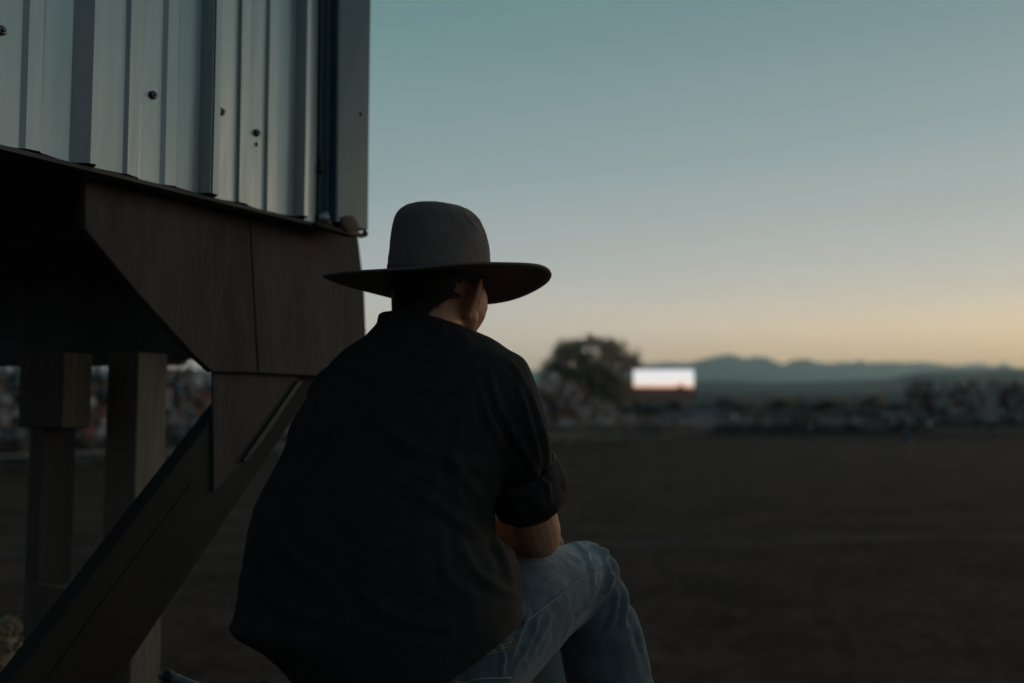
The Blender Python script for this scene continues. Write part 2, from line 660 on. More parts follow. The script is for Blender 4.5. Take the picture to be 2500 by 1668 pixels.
# ------------------------------------------------------------------ trees
def crown_mesh(name, blobs, n, leaf, mats, seed):
    """Leaf clumps spread through several lobes, denser low and open at the rim."""
    rng = random.Random(seed)
    mb = MB()
    for _ in range(n):
        c, r, dens = rng.choices(blobs, [b[1][0] * b[1][2] * b[2] for b in blobs])[0]
        while True:
            d = Vector((rng.gauss(0, 1), rng.gauss(0, 1), rng.gauss(0, 1))).normalized()
            k = rng.random() ** 0.45
            p = Vector((c[0] + d.x * r[0] * k, c[1] + d.y * r[1] * k, c[2] + d.z * r[2] * k))
            if noise.noise(Vector((p.x * 0.8, p.y * 0.15, p.z * 0.8)) + Vector((seed, 0, 0))) > -0.36 + 0.22 * k:
                break
            if rng.random() < 0.04:
                break
        s = leaf * rng.uniform(0.6, 1.4)
        a = Vector((rng.gauss(0, 1), rng.gauss(0, 1), rng.gauss(0, 1))).normalized() * s
        b = a.cross(Vector((rng.gauss(0, 1), rng.gauss(0, 1), rng.gauss(0, 1)))).normalized() * s * 0.6
        mb.add([p - a, p - b * 0.9, p + a, p + b], [(0, 1, 2, 3)])
    return mb


def tree(name, label, base, height, width, blobs, n, leaf, seed, group=None, limbs=7):
    t = thing(name, label, 'tree', base, group)
    rng = random.Random(seed)
    mb = MB()
    b = Vector(base)
    r0 = height * 0.035
    mb.tube([b, b + Vector((0.1, 0, height * 0.18)), b + Vector((0.0, 0.1, height * 0.38))], [r0 * 1.25, r0, r0 * 0.75], 9)
    for k in range(limbs):
        a = 2 * math.pi * k / limbs + rng.uniform(-0.3, 0.3)
        s = b + Vector((0, 0, height * rng.uniform(0.16, 0.34)))
        e = b + Vector((math.cos(a) * width * rng.uniform(0.2, 0.42), math.sin(a) * width * rng.uniform(0.2, 0.42), height * rng.uniform(0.66, 0.97)))
        mid = s.lerp(e, 0.5) + Vector((math.cos(a) * width * 0.06, math.sin(a) * width * 0.06, -height * 0.02))
        mb.tube([s, mid, e], [r0 * 0.55, r0 * 0.3, r0 * 0.06], 6)
        for _ in range(2):
            q = s.lerp(e, rng.uniform(0.4, 0.8))
            e2 = q + Vector((rng.uniform(-1, 1) * width * 0.16, rng.uniform(-1, 1) * width * 0.16, height * rng.uniform(0.08, 0.2)))
            mb.tube([q, e2], [r0 * 0.2, r0 * 0.04], 5)
    part('trunk', mb, M_BARK, t)
    bl = [((base[0] + c[0] * width, base[1] + c[1] * width, base[2] + c[2] * height), (r[0] * width, r[1] * width, r[2] * height), dd) for c, r, dd in blobs]
    part('crown', crown_mesh('crown', bl, n, leaf, None, seed), M_LEAF, t)
    return t


TB = P(1445, 985, 128)
tree('cottonwood_tree', 'large dark spreading cottonwood tree left of the lit video screen', (TB.x, TB.y, 0), 12.6, 13.6,
     [((-0.02, 0, 0.38), (0.50, 0.42, 0.20), 2.2), ((0.0, 0, 0.57), (0.48, 0.40, 0.40), 1.3), ((-0.22, 0.05, 0.74), (0.17, 0.2, 0.20), 0.6),
      ((-0.06, 0, 0.84), (0.12, 0.2, 0.14), 0.6), ((0.20, 0.05, 0.84), (0.14, 0.2, 0.15), 0.6), ((0.37, 0, 0.68), (0.12, 0.15, 0.18), 0.6), ((-0.38, 0, 0.56), (0.12, 0.2, 0.18), 0.6)], 11000, 0.27, 3, limbs=11)
tspots = [(1905, 962, 190, 45, 'round dark tree behind the parked vehicles right of the video screen'),
          (1800, 968, 230, 30, 'small dark tree right of the lit screen, before the hill'),
          (2040, 966, 240, 40, 'low bushy tree midway between the screen and right grandstand'),
          (2130, 958, 210, 28, 'slim tree rising behind the white truck'),
          (2330, 942, 170, 60, 'broad tree standing behind the right grandstand crowd'),
          (2450, 934, 175, 55, 'tallest of the trees behind the right grandstand'),
          (1640, 976, 240, 40, 'low tree showing under the lit video screen')]
for k, (px, py, Y, wpx, lab) in enumerate(tspots):
    top = P(px, py, Y)
    wd = wpx * 2.0 * Y / FPX
    tree('tree', lab, (top.x, Y, 0), top.z, wd, [((0, 0, 0.62), (0.5, 0.5, 0.36), 1.0), ((0.2, 0, 0.75), (0.25, 0.3, 0.22), 1.0), ((-0.25, 0, 0.5), (0.3, 0.3, 0.25), 1.0)], 900, 0.42, 40 + k,
         'trees beyond the arena', limbs=5)
# a hedge of far scrub that reads as one mass
mb = MB()
rng = random.Random(5)
for k in range(3200):
    Y = rng.uniform(150, 420)
    X = rng.uniform(-0.62, 0.62) * Y
    r = rng.uniform(0.8, 2.4)
    for q in range(5):
        c = Vector((X + rng.gauss(0, r), Y + rng.gauss(0, r), abs(rng.gauss(r * 0.7, r * 0.4))))
        a = Vector((rng.gauss(0, 1), rng.gauss(0, 1), rng.gauss(0, 1))).normalized() * r * 0.8
        b = a.cross(Vector((rng.gauss(0, 1), rng.gauss(0, 1), rng.gauss(0, 1)))).normalized() * r * 0.7
        mb.add([c - a, c - b, c + a, c + b], [(0, 1, 2, 3)])
setting('scrub', mb, mat('grey scrub', (0.075, 0.070, 0.068), 0.9, vscale=0.2, col2=(0.14, 0.13, 0.13), spec=0.1), kind='stuff')

# ------------------------------------------------------------------ video screen
SY = 112.0
c0, c1 = P(1545, 901, SY), P(1697, 980, SY)
scr = thing('video_screen', 'large lit video screen showing a white and orange sunset beside the cottonwood', 'video screen', ((c0.x + c1.x) / 2, SY, 0))
mb = MB()
mb.box(((c0.x + c1.x) / 2, SY + 0.35, (c0.z + c1.z) / 2), (c1.x - c0.x, 0.5, c0.z - c1.z))
part('cabinet', mb, M_BLACKSTEEL, scr, bevel=0.04)
mb = MB()
sx0, sx1, sz0, sz1 = c0.x + 0.08, c1.x - 0.08, c1.z + 0.08, c0.z - 0.08
mb.add([(sx0, SY + 0.09, sz0), (sx1, SY + 0.09, sz0), (sx1, SY + 0.09, sz1), (sx0, SY + 0.09, sz1), (sx0, SY + 0.13, sz0), (sx1, SY + 0.13, sz0), (sx1, SY + 0.13, sz1), (sx0, SY + 0.13, sz1)],
       [(0, 1, 2, 3), (7, 6, 5, 4), (0, 4, 5, 1), (3, 2, 6, 7), (0, 3, 7, 4), (1, 5, 6, 2)])
dm = bpy.data.materials.new('screen picture')
dm.use_nodes = True
nt = dm.node_tree
nt.nodes.clear()
do = nt.nodes.new('ShaderNodeOutputMaterial')
de = nt.nodes.new('ShaderNodeEmission')
nt.links.new(de.outputs[0], do.inputs[0])
dc = nt.nodes.new('ShaderNodeTexCoord')
dsx = nt.nodes.new('ShaderNodeSeparateXYZ')
nt.links.new(dc.outputs['Generated'], dsx.inputs[0])


def dmath(op, a, b):
    n = nt.nodes.new('ShaderNodeMath')
    n.operation = op
    for i, v in enumerate((a, b)):
        if isinstance(v, (int, float)):
            n.inputs[i].default_value = v
        else:
            nt.links.new(v, n.inputs[i])
    return n.outputs[0]


dn = nt.nodes.new('ShaderNodeTexNoise')
dn.noise_dimensions = '1D'
dn.inputs['Scale'].default_value = 6.0
dn.inputs['Detail'].default_value = 3.0
nt.links.new(dsx.outputs['X'], dn.inputs['W'])
bumpx = dmath('MULTIPLY', dmath('POWER', 2.718, dmath('MULTIPLY', dmath('POWER', dmath('DIVIDE', dmath('SUBTRACT', dsx.outputs['X'], 0.78), 0.035), 2.0), -1.0)), 0.10)
hor = dmath('ADD', dmath('ADD', dmath('MULTIPLY', dn.outputs[0], 0.05), 0.40), bumpx)
relh = dmath('SUBTRACT', dsx.outputs['Z'], hor)
dr = nt.nodes.new('ShaderNodeValToRGB')
stops = [(0.0, (44, 40, 39)), (0.485, (48, 39, 36)), (0.505, (226, 158, 118)), (0.545, (238, 196, 164)), (0.60, (240, 222, 208)), (0.70, (238, 234, 230)), (1.0, (230, 231, 232))]
while len(dr.color_ramp.elements) < len(stops):
    dr.color_ramp.elements.new(0.5)
for e, (p_, c_) in zip(dr.color_ramp.elements, stops):
    e.position = p_
    e.color = (*lin(c_), 1)
nt.links.new(dmath('ADD', relh, 0.5), dr.inputs[0])
nt.links.new(dr.outputs[0], de.inputs[0])
de.inputs[1].default_value = 1.0
part('display', mb, dm, scr)
for sgn in (-1, 1):
    mb = MB()
    xx = (c0.x + c1.x) / 2 + sgn * 1.6
    mb.box((xx, SY + 0.4, c1.z / 2 + 0.3), (0.25, 0.25, c1.z - 0.6))
    part('leg', mb, M_BLACKSTEEL, scr)
mb = MB()
mb.box(((c0.x + c1.x) / 2, SY + 0.4, 0.6), (6.2, 2.2, 0.35))
part('trailer_bed', mb, M_BLACKSTEEL, scr)
for sgn in (-1, 1):
    mb = MB()
    xx = (c0.x + c1.x) / 2 + sgn * 0.5
    mb.tube([(xx, SY - 0.8, 0.4), (xx, SY - 0.55, 0.4)], 0.4, 16)
    part('wheel', mb, M_TYRE, scr)


# ------------------------------------------------------------------ vehicles
def pickup(name, label, loc, rz, paint, group, kind='truck', lit=False):
    t = thing(name, label, kind, loc, group)
    t.rotation_euler = (0, 0, rz)

    def pt(nm, mb, m, par=t, bv=0.0, sm=False):
        o = bpy.data.objects.new(nm, mesh_from(nm, mb, m, (0, 0, 0), sm))
        link(o, par)
        if bv:
            add_bevel(o, bv, 3)
        return o
    mb = MB()
    W = 0.95
    if kind == 'truck':
        prof = [(-2.75, 0.5), (-2.75, 1.15), (-0.55, 1.18), (-0.45, 1.78), (0.75, 1.8), (1.35, 1.22), (2.6, 1.1), (2.72, 0.95), (2.72, 0.5)]
        win = [(-0.36, 1.22), (-0.34, 1.68), (0.70, 1.70), (1.16, 1.24)]
    elif kind == 'van':
        prof = [(-2.6, 0.45), (-2.62, 2.0), (-2.4, 2.15), (1.2, 2.15), (1.9, 1.35), (2.6, 1.1), (2.68, 0.9), (2.68, 0.45)]
        win = [(-2.3, 1.25), (-2.3, 1.85), (1.1, 1.88), (1.62, 1.3)]
    else:
        prof = [(-2.35, 0.45), (-2.38, 1.15), (-2.1, 1.68), (0.35, 1.72), (1.1, 1.15), (2.25, 1.0), (2.35, 0.8), (2.35, 0.45)]
        win = [(-1.95, 1.15), (-1.85, 1.58), (0.3, 1.6), (0.88, 1.14)]
    mb.prism([(x, -W, z) for x, z in prof], (0, 2 * W, 0))
    pt('body', mb, paint, bv=0.09, sm=False)
    for s in (-1, 1):
        mb = MB()
        mb.prism([(x, s * (W + 0.004), z) for x, z in win], (0, -s * 0.02, 0))
        pt('window', mb, M_GLASS)
    mb = MB()
    a, b = (prof[4], prof[5]) if kind == 'truck' else ((1.2, 2.15), (1.9, 1.35)) if kind == 'van' else ((0.35, 1.72), (1.1, 1.15))
    dx, dz = (a[1] - b[1]), -(a[0] - b[0])
    L = math.hypot(dx, dz)
    ox, oz = dx / L * 0.012, dz / L * 0.012
    mb.prism([(a[0] * 0.92 + b[0] * 0.08 + ox, -W + 0.1, a[1] * 0.92 + b[1] * 0.08 + oz), (b[0] * 0.95 + a[0] * 0.05 + ox, -W + 0.1, b[1] * 0.95 + a[1] * 0.05 + oz), (b[0] * 0.95 + a[0] * 0.05 + ox, W - 0.1, b[1] * 0.95 + a[1] * 0.05 + oz), (a[0] * 0.92 + b[0] * 0.08 + ox, W - 0.1, a[1] * 0.92 + b[1] * 0.08 + oz)], (-ox * 2.5, 0, -oz * 2.5))
    pt('windscreen', mb, M_GLASS)
    mb = MB()
    mb.box((0, 0, 0.42), (prof[-1][0] * 1.9, 1.7, 0.2))
    pt('chassis', mb, M_TYRE)
    for x in (-1.65, 1.7):
        for s in (-1, 1):
            mb = MB()
            mb.tube([(x, s * 0.72, 0.39), (x, s * 0.98, 0.39)], 0.39, 18)
            w = pt('wheel', mb, M_TYRE)
            mb = MB()
            mb.tube([(x, s * 0.95, 0.39), (x, s * 0.995, 0.39)], 0.21, 14)
            pt('rim', mb, M_HUB, w)
    for s in (-1, 1):
        mb = MB()
        mb.box((prof[-1][0] + 0.01, s * 0.68, 0.82), (0.06, 0.36, 0.2))
        pt('headlight', mb, M_LAMP if lit else M_HUB, bv=0.03)
    mb = MB()
    mb.box((prof[-1][0] + 0.03, 0, 0.52), (0.12, 1.8, 0.2))
    pt('bumper', mb, M_HUB, bv=0.03)
    return t


P_WHITE = mat('white paint', (0.62, 0.63, 0.64), 0.3)
P_GREY = mat('grey paint', (0.32, 0.33, 0.36), 0.3)
P_DARK = mat('dark paint', (0.085, 0.085, 0.095), 0.25)
P_RED = mat('red paint', (0.22, 0.03, 0.025), 0.3)
P_TAN = mat('tan paint', (0.36, 0.31, 0.24), 0.35)
GV = 'vehicles parked beyond the arena fence'
for px, Y, rz, paint, lab, kind, lit in [
    (1480, 120, 2.9, P_WHITE, 'white pickup parked under the cottonwood tree', 'truck', False),
    (1575, 118, 0.2, P_WHITE, 'white car parked under the left part of the video screen', 'car', False),
    (1650, 119, 3.3, P_GREY, 'grey pickup parked under the right part of the video screen', 'truck', False),
    (1850, 116, -1.9, P_DARK, 'dark pickup with lit headlights just right of the dark board', 'truck', True),
    (1950, 117, -1.5, P_GREY, 'grey van with lit headlights midway to the right grandstand', 'van', True),
    (2025, 116, 0.1, P_RED, 'dull red pickup parked behind the far fence', 'truck', False),
    (2150, 112, 3.25, P_WHITE, 'white van with dark windows beside the right grandstand', 'van', False),
    (2070, 122, 3.0, P_TAN, 'tan car parked left of the white van', 'car', False),
    (2240, 118, -1.7, P_DARK, 'dark car with lit headlights at the left end of the right grandstand', 'car', True),
]:
    q = P(px, 1000, Y)
    pickup('parked_' + {'truck': 'truck', 'van': 'van', 'car': 'car'}[kind], lab, (q.x, Y, 0), rz, paint, GV, kind, lit)

rv_ = random.Random(15)
for i_, px in enumerate(range(1735, 2236, 50)):
    Y = rv_.uniform(126, 136)
    q = P(px, 1000, Y)
    nm_, pm_ = rv_.choice([('white', P_WHITE), ('grey', P_GREY), ('silver', P_GREY), ('tan', P_TAN)])
    kd_ = ('truck', 'car', 'van')[i_ % 3]
    pickup('parked_' + kd_, f"{nm_} {dict(truck='pickup', car='car', van='van')[kd_]}, {['first', 'second', 'third', 'fourth', 'fifth', 'sixth', 'seventh', 'eighth', 'ninth', 'tenth', 'eleventh'][i_]} from the video screen in the back row of parked vehicles",
           (q.x, Y, 0), rv_.uniform(-0.4, 0.4) + (math.pi if rv_.random() < .5 else 0), pm_, GV, kd_, False)

# horse trailers
def horse_trailer(label, px, Y, rz, m):
    q = P(px, 1000, Y)
    t = thing('horse_trailer', label, 'horse trailer', (q.x, Y, 0), GV)
    t.rotation_euler = (0, 0, rz)

    def pt(nm, mb, mm, bv=0.0):
        o = link(bpy.data.objects.new(nm, mesh_from(nm, mb, mm)), t)
        if bv:
            add_bevel(o, bv, 3)
        return o
    mb = MB()
    mb.prism([(-3, -1.05, 0.5), (-3, -1.05, 2.45), (2.6, -1.05, 2.45), (3.3, -1.05, 1.9), (3.3, -1.05, 1.2), (2.6, -1.05, 0.5)], (0, 2.1, 0))
    pt('body', mb, m, 0.2)
    for s in (-1, 1):
        for k in range(4):
            mb = MB()
            mb.box((-2.2 + k * 1.25, s * 1.055, 1.8), (0.9, 0.02, 0.4))
            pt('window', mb, M_GLASS)
        for x in (-0.6, 0.3):
            mb = MB()
            mb.tube([(x, s * 0.85, 0.36), (x, s * 1.1, 0.36)], 0.36, 16)
            pt('wheel', mb, M_TYRE)
    mb = MB()
    mb.tube([(3.2, 0, 0.6), (4.4, 0, 0.5)], 0.07, 8)
    pt('hitch', mb, M_BLACKSTEEL)


horse_trailer('dark rounded horse trailer parked at the far fence right of the dark board', 1905, 109, 0.15, P_DARK)
horse_trailer('pale horse trailer behind the left end of the far fence', 1720, 121, 2.95, P_GREY)
horse_trailer('grey horse trailer standing just left of the white van', 2085, 110, 0.3, P_DARK)

# small board and banners
for px, py, wpx, hpx, Y, col, lab in [
    (1772, 988, 34, 30, 108, P_DARK, 'dark square board on a post above the far fence'),
    (2418, 985, 30, 92, 97, P_GREY, 'tall grey panel hanging on the front of the right grandstand'),
]:
    q = P(px, py, Y)
    w, h = wpx * Y / FPX, hpx * Y / FPX
    t = thing('board', lab, 'board', (q.x, Y, 0))
    mb = MB()
    mb.box((q.x, Y, q.z), (w, 0.08, h))
    part('panel', mb, col, t, bevel=0.02)
    mb = MB()
    mb.box((q.x, Y + 0.12, max(0.1, q.z - h / 2) / 2 + 0.1), (0.12, 0.12, max(0.1, q.z - h / 2) + 0.2))
    part('post', mb, M_BLACKSTEEL, t)


# ------------------------------------------------------------------ people of the crowd
def figure(pose, hat, seed):
    """A small continuous human figure, 1.75 m tall (feet on z=0) or seated on a 0.42 m bench. Facing -Y."""
    rng = random.Random(seed)
    mb = MB()
    if pose == 'sit':
        hip, lean = 0.52, rng.uniform(-0.12, 0.06)
        sh = Vector((0, lean - 0.02, hip + 0.50))
        for s in (-1, 1):
            k = Vector((s * rng.uniform(0.10, 0.2), -0.43, 0.52))
            mb.caps((s * 0.09, 0, hip), k, 0.095, 0.07)
            mb.caps(k, (k.x, -0.40 + rng.uniform(-.06, .06), 0.08), 0.068, 0.05)
            mb.caps((k.x, -0.40, 0.05), (k.x, -0.54, 0.04), 0.05, 0.04)
    else:
        hip = 0.92
        sh = Vector((0, 0, hip + 0.50))
        for s in (-1, 1):
            st = rng.uniform(-.08, .08)
            k = Vector((s * 0.11, -0.02 + st, 0.50))
            mb.caps((s * 0.09, 0, hip), k, 0.10, 0.068)
            mb.caps(k, (s * 0.13, st * 1.4, 0.09), 0.065, 0.048)
            mb.caps((s * 0.13, st * 1.4, 0.05), (s * 0.15, st * 1.4 - 0.15, 0.04), 0.05, 0.04)
    mb.caps((0, 0, hip), (0, sh.y * 0.6, hip + 0.24), 0.15, 0.15)
    mb.caps((-0.13, sh.y, sh.z - 0.05), (0.13, sh.y, sh.z - 0.05), 0.09, 0.09)
    mb.caps((0, sh.y * 0.6, hip + 0.24), (0, sh.y, sh.z - 0.10), 0.15, 0.14)
    for s in (-1, 1):
        e = Vector((s * rng.uniform(0.22, 0.30), sh.y - 0.06, sh.z - 0.30))
        w = Vector((s * rng.uniform(0.05, 0.2), sh.y - 0.28, sh.z - 0.36 + rng.uniform(-.08, .12))) if pose == 'sit' or rng.random() < .5 else Vector((s * 0.27, sh.y - 0.1, sh.z - 0.56))
        mb.caps((s * 0.19, sh.y, sh.z - 0.05), e, 0.06, 0.048)
        mb.caps(e, w, 0.045, 0.035)
        mb.ball(w + (w - e).normalized() * 0.06, 0.048, 8)
    mb.caps((0, sh.y, sh.z), (0, sh.y - 0.03, sh.z + 0.12), 0.058, 0.055)
    hd = Vector((0, sh.y - 0.05, sh.z + 0.21))
    mb.ball(hd, (0.078, 0.098, 0.122), 12)
    mb.ball(hd + Vector((0, -0.1, -0.02)), 0.022, 6)
    if hat:
        mb.rings([[hd + Vector((r * math.cos(a), r * 1.15 * math.sin(a), z + (0.03 * math.cos(a) ** 2 if r > 0.12 else 0))) for a in np.linspace(0, 2 * math.pi, 16, endpoint=False)]
                  for r, z in ((0.06, 0.05), (0.19, 0.045), (0.19, 0.075), (0.095, 0.075), (0.085, 0.19), (0.03, 0.2))])
    o = bpy.data.objects.new('person', mesh_from('person', mb, [M_SKIN]))
    scene.collection.objects.link(o)
    fuse(o, 0.03, 1)
    d = o.modifiers.new('light', 'DECIMATE')
    d.ratio = 0.35
    bake(o)
    me = o.data
    me.materials.clear()
    for nm in ('shirt', 'trousers', 'skin', 'hat'):
        me.materials.append(M_SKIN)
    idx = []
    for p in me.polygons:
        c = p.center
        if c.z > hd.z + 0.035:
            idx.append(3)
        elif c.z > sh.z + 0.03 or (abs(c.x) < 0.36 and c.y < sh.y - 0.2 and c.z > hip + 0.1):
            idx.append(2)
        elif c.z > hip + 0.03 and not (pose == 'sit' and c.y < -0.2 and c.z < hip + 0.06):
            idx.append(0)
        else:
            idx.append(1)
    me.polygons.foreach_set('material_index', idx)
    me.polygons.foreach_set('use_smooth', [True] * len(idx))
    scene.collection.objects.unlink(o)
    bpy.data.objects.remove(o)
    return me


CROWD = {('sit', 0): [figure('sit', False, s) for s in (1, 2, 3)], ('sit', 1): [figure('sit', True, s) for s in (4, 5, 6)],
         ('stand', 0): [figure('stand', False, s) for s in (7, 8)], ('stand', 1): [figure('stand', True, s) for s in (9, 10)]}
SHIRTS = [('white', (0.55, 0.55, 0.56)), ('pale grey', (0.36, 0.36, 0.38)), ('grey', (0.20, 0.20, 0.22)), ('dark', (0.035, 0.035, 0.04)), ('black', (0.02, 0.02, 0.022)), ('navy blue', (0.03, 0.045, 0.10)),
          ('blue', (0.06, 0.13, 0.28)), ('pale blue', (0.28, 0.36, 0.48)), ('red', (0.32, 0.035, 0.03)), ('dull red', (0.20, 0.06, 0.05)), ('pink', (0.42, 0.22, 0.22)), ('teal', (0.05, 0.18, 0.19)), ('tan', (0.32, 0.24, 0.16)), ('orange', (0.45, 0.14, 0.04))]
SHIRT_W = [13, 10, 9, 12, 10, 8, 6, 8, 5, 6, 5, 3, 6, 1]
SHIRT_M = {n: mat('crowd shirt ' + n, tuple(1.15 * (0.62 * v + 0.38 * sum(c) / 3) + 0.02 for v in c), 0.9, spec=0.15) for n, c in SHIRTS}
JEAN_M = [mat('crowd jeans', (0.05, 0.07, 0.11), 0.9), mat('crowd trousers', (0.03, 0.03, 0.035), 0.9), mat('crowd khaki', (0.2, 0.16, 0.11), 0.9)]
HAT_M = [('straw', mat('straw hat', (0.42, 0.36, 0.26), 0.8)), ('black', mat('black hat', (0.02, 0.02, 0.02), 0.8)), ('brown', mat('brown hat', (0.09, 0.055, 0.035), 0.8)), ('white', mat('white hat', (0.55, 0.54, 0.5), 0.8))]
HAIR_M = mat('crowd hair', (0.05, 0.035, 0.025), 0.7)


def put_person(loc, rz, pose, where, group, rng, scale=None, shirt=None, hat=None):
    nm = shirt or rng.choices([s[0] for s in SHIRTS], SHIRT_W)[0]
    hasHat = rng.random() < 0.55 if hat is None else hat is not False
    me = rng.choice(CROWD[(pose, 1 if hasHat else 0)])
    o = bpy.data.objects.new('person', me)
    hn, hm = rng.choice(HAT_M) if hat in (None, True, False) else [h for h in HAT_M if h[0] == hat][0]
    for i, m in enumerate((SHIRT_M[nm], rng.choice(JEAN_M), M_SKIN, hm if hasHat else HAIR_M)):
        o.material_slots[i].link = 'OBJECT'
        o.material_slots[i].material = m
    o.location = loc
    o.rotation_euler = (0, 0, rz)
    s = scale or rng.uniform(0.9, 1.06)
    o.scale = (s, s, s)
    scene.collection.objects.link(o)
    head = f'in {hn} hat' if hasHat else 'bareheaded'
    tag(o, f'{nm} shirt person, {head}, {where}', 'person', group)
    return o


def join_people(name, spots):
    """The spectators past the first few hundred, as one mass."""
    vs, fs, mi = [], [], []
    mats = [SHIRT_M[s[0]] for s in SHIRTS] + JEAN_M + [M_SKIN, HAIR_M] + [h[1] for h in HAT_M]
    ns = len(SHIRTS)
    mb = MB()
    rng = random.Random(77)
    FARW = [34, 20, 10, 12, 8, 8, 6, 14, 5, 6, 7, 3, 8, 1]
    for loc, rz, pose in spots:
        hat = rng.random() < .55
        me = rng.choice(CROWD[(pose, 1 if hat else 0)])
        sl = [rng.choices(range(ns), FARW)[0], ns + rng.randrange(3), ns + 3, ns + 5 + rng.randrange(4) if hat else ns + 4]
        M = Matrix.Translation(loc) @ Matrix.Rotation(rz, 4, 'Z')
        b = len(mb.v)
        mb.v += [tuple(M @ v.co) for v in me.vertices]
        for p in me.polygons:
            mb.f.append(tuple(b + i for i in p.vertices))
            mb.m.append(sl[p.material_index])
    if spots:
        setting(name, mb, mats, kind='stuff')


def grandstand(label, A, B, rows, rise, run, z0):
    """Open bench seating from plan point A to B, facing the arena (to the right of A->B)."""
    A, B = Vector((*A, 0)), Vector((*B, 0))
    d = (B - A).normalized()
    n = Vector((-d.y, d.x, 0))                     # away from the arena
    L = (B - A).length
    t = thing('grandstand', label, 'grandstand', A.lerp(B, 0.5))
    rz = math.atan2(d.y, d.x)
    for r in range(rows):
        c = A.lerp(B, 0.5) + n * (r * run)
        z = z0 + r * rise
        mb = MB()
        mb.box(c + Vector((0, 0, z + 0.42)), (L, 0.28, 0.05), rz)
        part('bench', mb, M_BENCH, t)
        mb = MB()
        mb.box(c - n * 0.38 + Vector((0, 0, z)), (L, 0.42, 0.05), rz)
        part('footboard', mb, M_BENCH, t)
        mb = MB()
        mb.box(c + n * 0.16 + Vector((0, 0, z + 0.17)), (L, 0.03, 0.32), rz)
        part('riser', mb, M_BLACKSTEEL, t)
    k = int(L / 3.0)
    for i in range(k + 1):
        p = A + d * (L * i / k)
        mb = MB()
        e = p + n * (rows * run)
        mb.tube([p + Vector((0, 0, z0 - .06)), e + Vector((0, 0, z0 + rows * rise - .06))], 0.06, 6)
        mb.tube([e + Vector((0, 0, 0)), e + Vector((0, 0, z0 + rows * rise + 1.0))], 0.05, 6)
        mb.tube([p + Vector((0, 0, 0)), p + Vector((0, 0, z0))], 0.05, 6)
        part('support_frame', mb, M_PIPE, t)
    mb = MB()
    for hh in (0.5, 1.0):
        mb.tube([A + n * rows * run + Vector((0, 0, z0 + rows * rise + hh)), B + n * rows * run + Vector((0, 0, z0 + rows * rise + hh))], 0.03, 6)
    part('back_rail', mb, M_PIPE, t)
    mb = MB()
    mb.tube([A - n * 0.7 + Vector((0, 0, z0 + 0.75)), B - n * 0.7 + Vector((0, 0, z0 + 0.75))], 0.03, 6)
    part('front_rail', mb, M_PIPE, t)
    return t, d, n, L, rz


ORD = ['front', 'second', 'third', 'fourth', 'fifth', 'sixth', 'seventh', 'eighth', 'top']
spots = []
rng = random.Random(21)
# left stand: from beside the announcer's stand round to the cottonwood
A, B = (-24.5, 33.0), (10.0, 82.0)
t, d, n, L, rz = grandstand('long open grandstand full of spectators along the left side of the arena', A, B, 8, 0.42, 0.75, 0.7)
for r in range(8):
    s = 0.3
    while s < L - 0.3:
        p = Vector((*A, 0)) + d * s + n * (r * 0.75)
        px = 1250 + FPX * p.x / p.y
        vis = (-60 < px < 530) or (600 < px < 720) or (1290 < px < 1640)
        if vis and rng.random() < 0.86:
            spots.append((p + Vector((0, 0, 0.7 + r * 0.42)), rz + rng.uniform(-.4, .4), 'sit' if rng.random() < 0.93 else 'stand',
                          ORD[r] + ' row of left grandstand, ' + ('left of double post' if px < 60 else 'between two posts' if px < 262 else 'right of pale post' if px < 560 else 'beside the brace' if px < 800 else 'right of sleeve' if px < 1420 else 'under cottonwood' if px < 1540 else 'below the video screen'), 'spectators in the left grandstand', px))
        s += rng.uniform(0.5, 0.66)
# right stand
A2, B2 = tuple(P(2235, 1000, 101)[:2]), tuple(P(2720, 1000, 97)[:2])
t2, d2, n2, L2, rz2 = grandstand('crowded open grandstand at the far right of the arena', A2, B2, 9, 0.42, 0.75, 0.7)
for r in range(9):
    s = 0.3
    while s < L2 - 0.3:
        p = Vector((*A2, 0)) + d2 * s + n2 * (r * 0.75)
        px = 1250 + FPX * p.x / p.y
        if px < 2530 and rng.random() < 0.75:
            spots.append((p + Vector((0, 0, 0.7 + r * 0.42)), rz2 + rng.uniform(-.4, .4), 'sit' if rng.random() < (0.9 if r < 8 else 0.3) else 'stand', ORD[r] + ' row of right grandstand, ' + ('left end' if px < 2320 else 'left of grey panel' if px < 2400 else 'right of grey panel' if px < 2450 else 'at picture edge'), 'spectators in the right grandstand', px))
        s += rng.uniform(0.5, 0.75)
# people standing at the far fence
fence_people = []
for k in range(46):
    px = rng.uniform(1560, 2235)
    Y = rng.uniform(101.5, 107)
    q = P(px, 1000, Y)
    fence_people.append((Vector((q.x, Y, 0.0)), rng.uniform(-.6, .6), 'stand', 'standing at the far fence ' + ('under the screen' if px < 1700 else 'by the lilac banner' if px < 1800 else 'by the dark trailer' if px < 1930 else 'by the grey van' if px < 2020 else 'by the tan car' if px < 2100 else 'by the white van'), 'people standing along the far fence', px))
near = sorted(spots, key=lambda s: s[0].y)
for loc, rz_, pose, where, grp, px in near[:252] + fence_people:
    put_person(loc, rz_, pose, where, grp, rng)
far_mass = [(s[0], s[1], s[2]) for s in near[252:]]
for k in range(520):
    px = rng.uniform(1500, 2240)
    Y = rng.uniform(101, 116)
    far_mass.append((Vector(((px - 1250) / FPX * Y, Y, 0.02)), rng.uniform(-.7, .7), 'stand'))
join_people('crowd', far_mass)

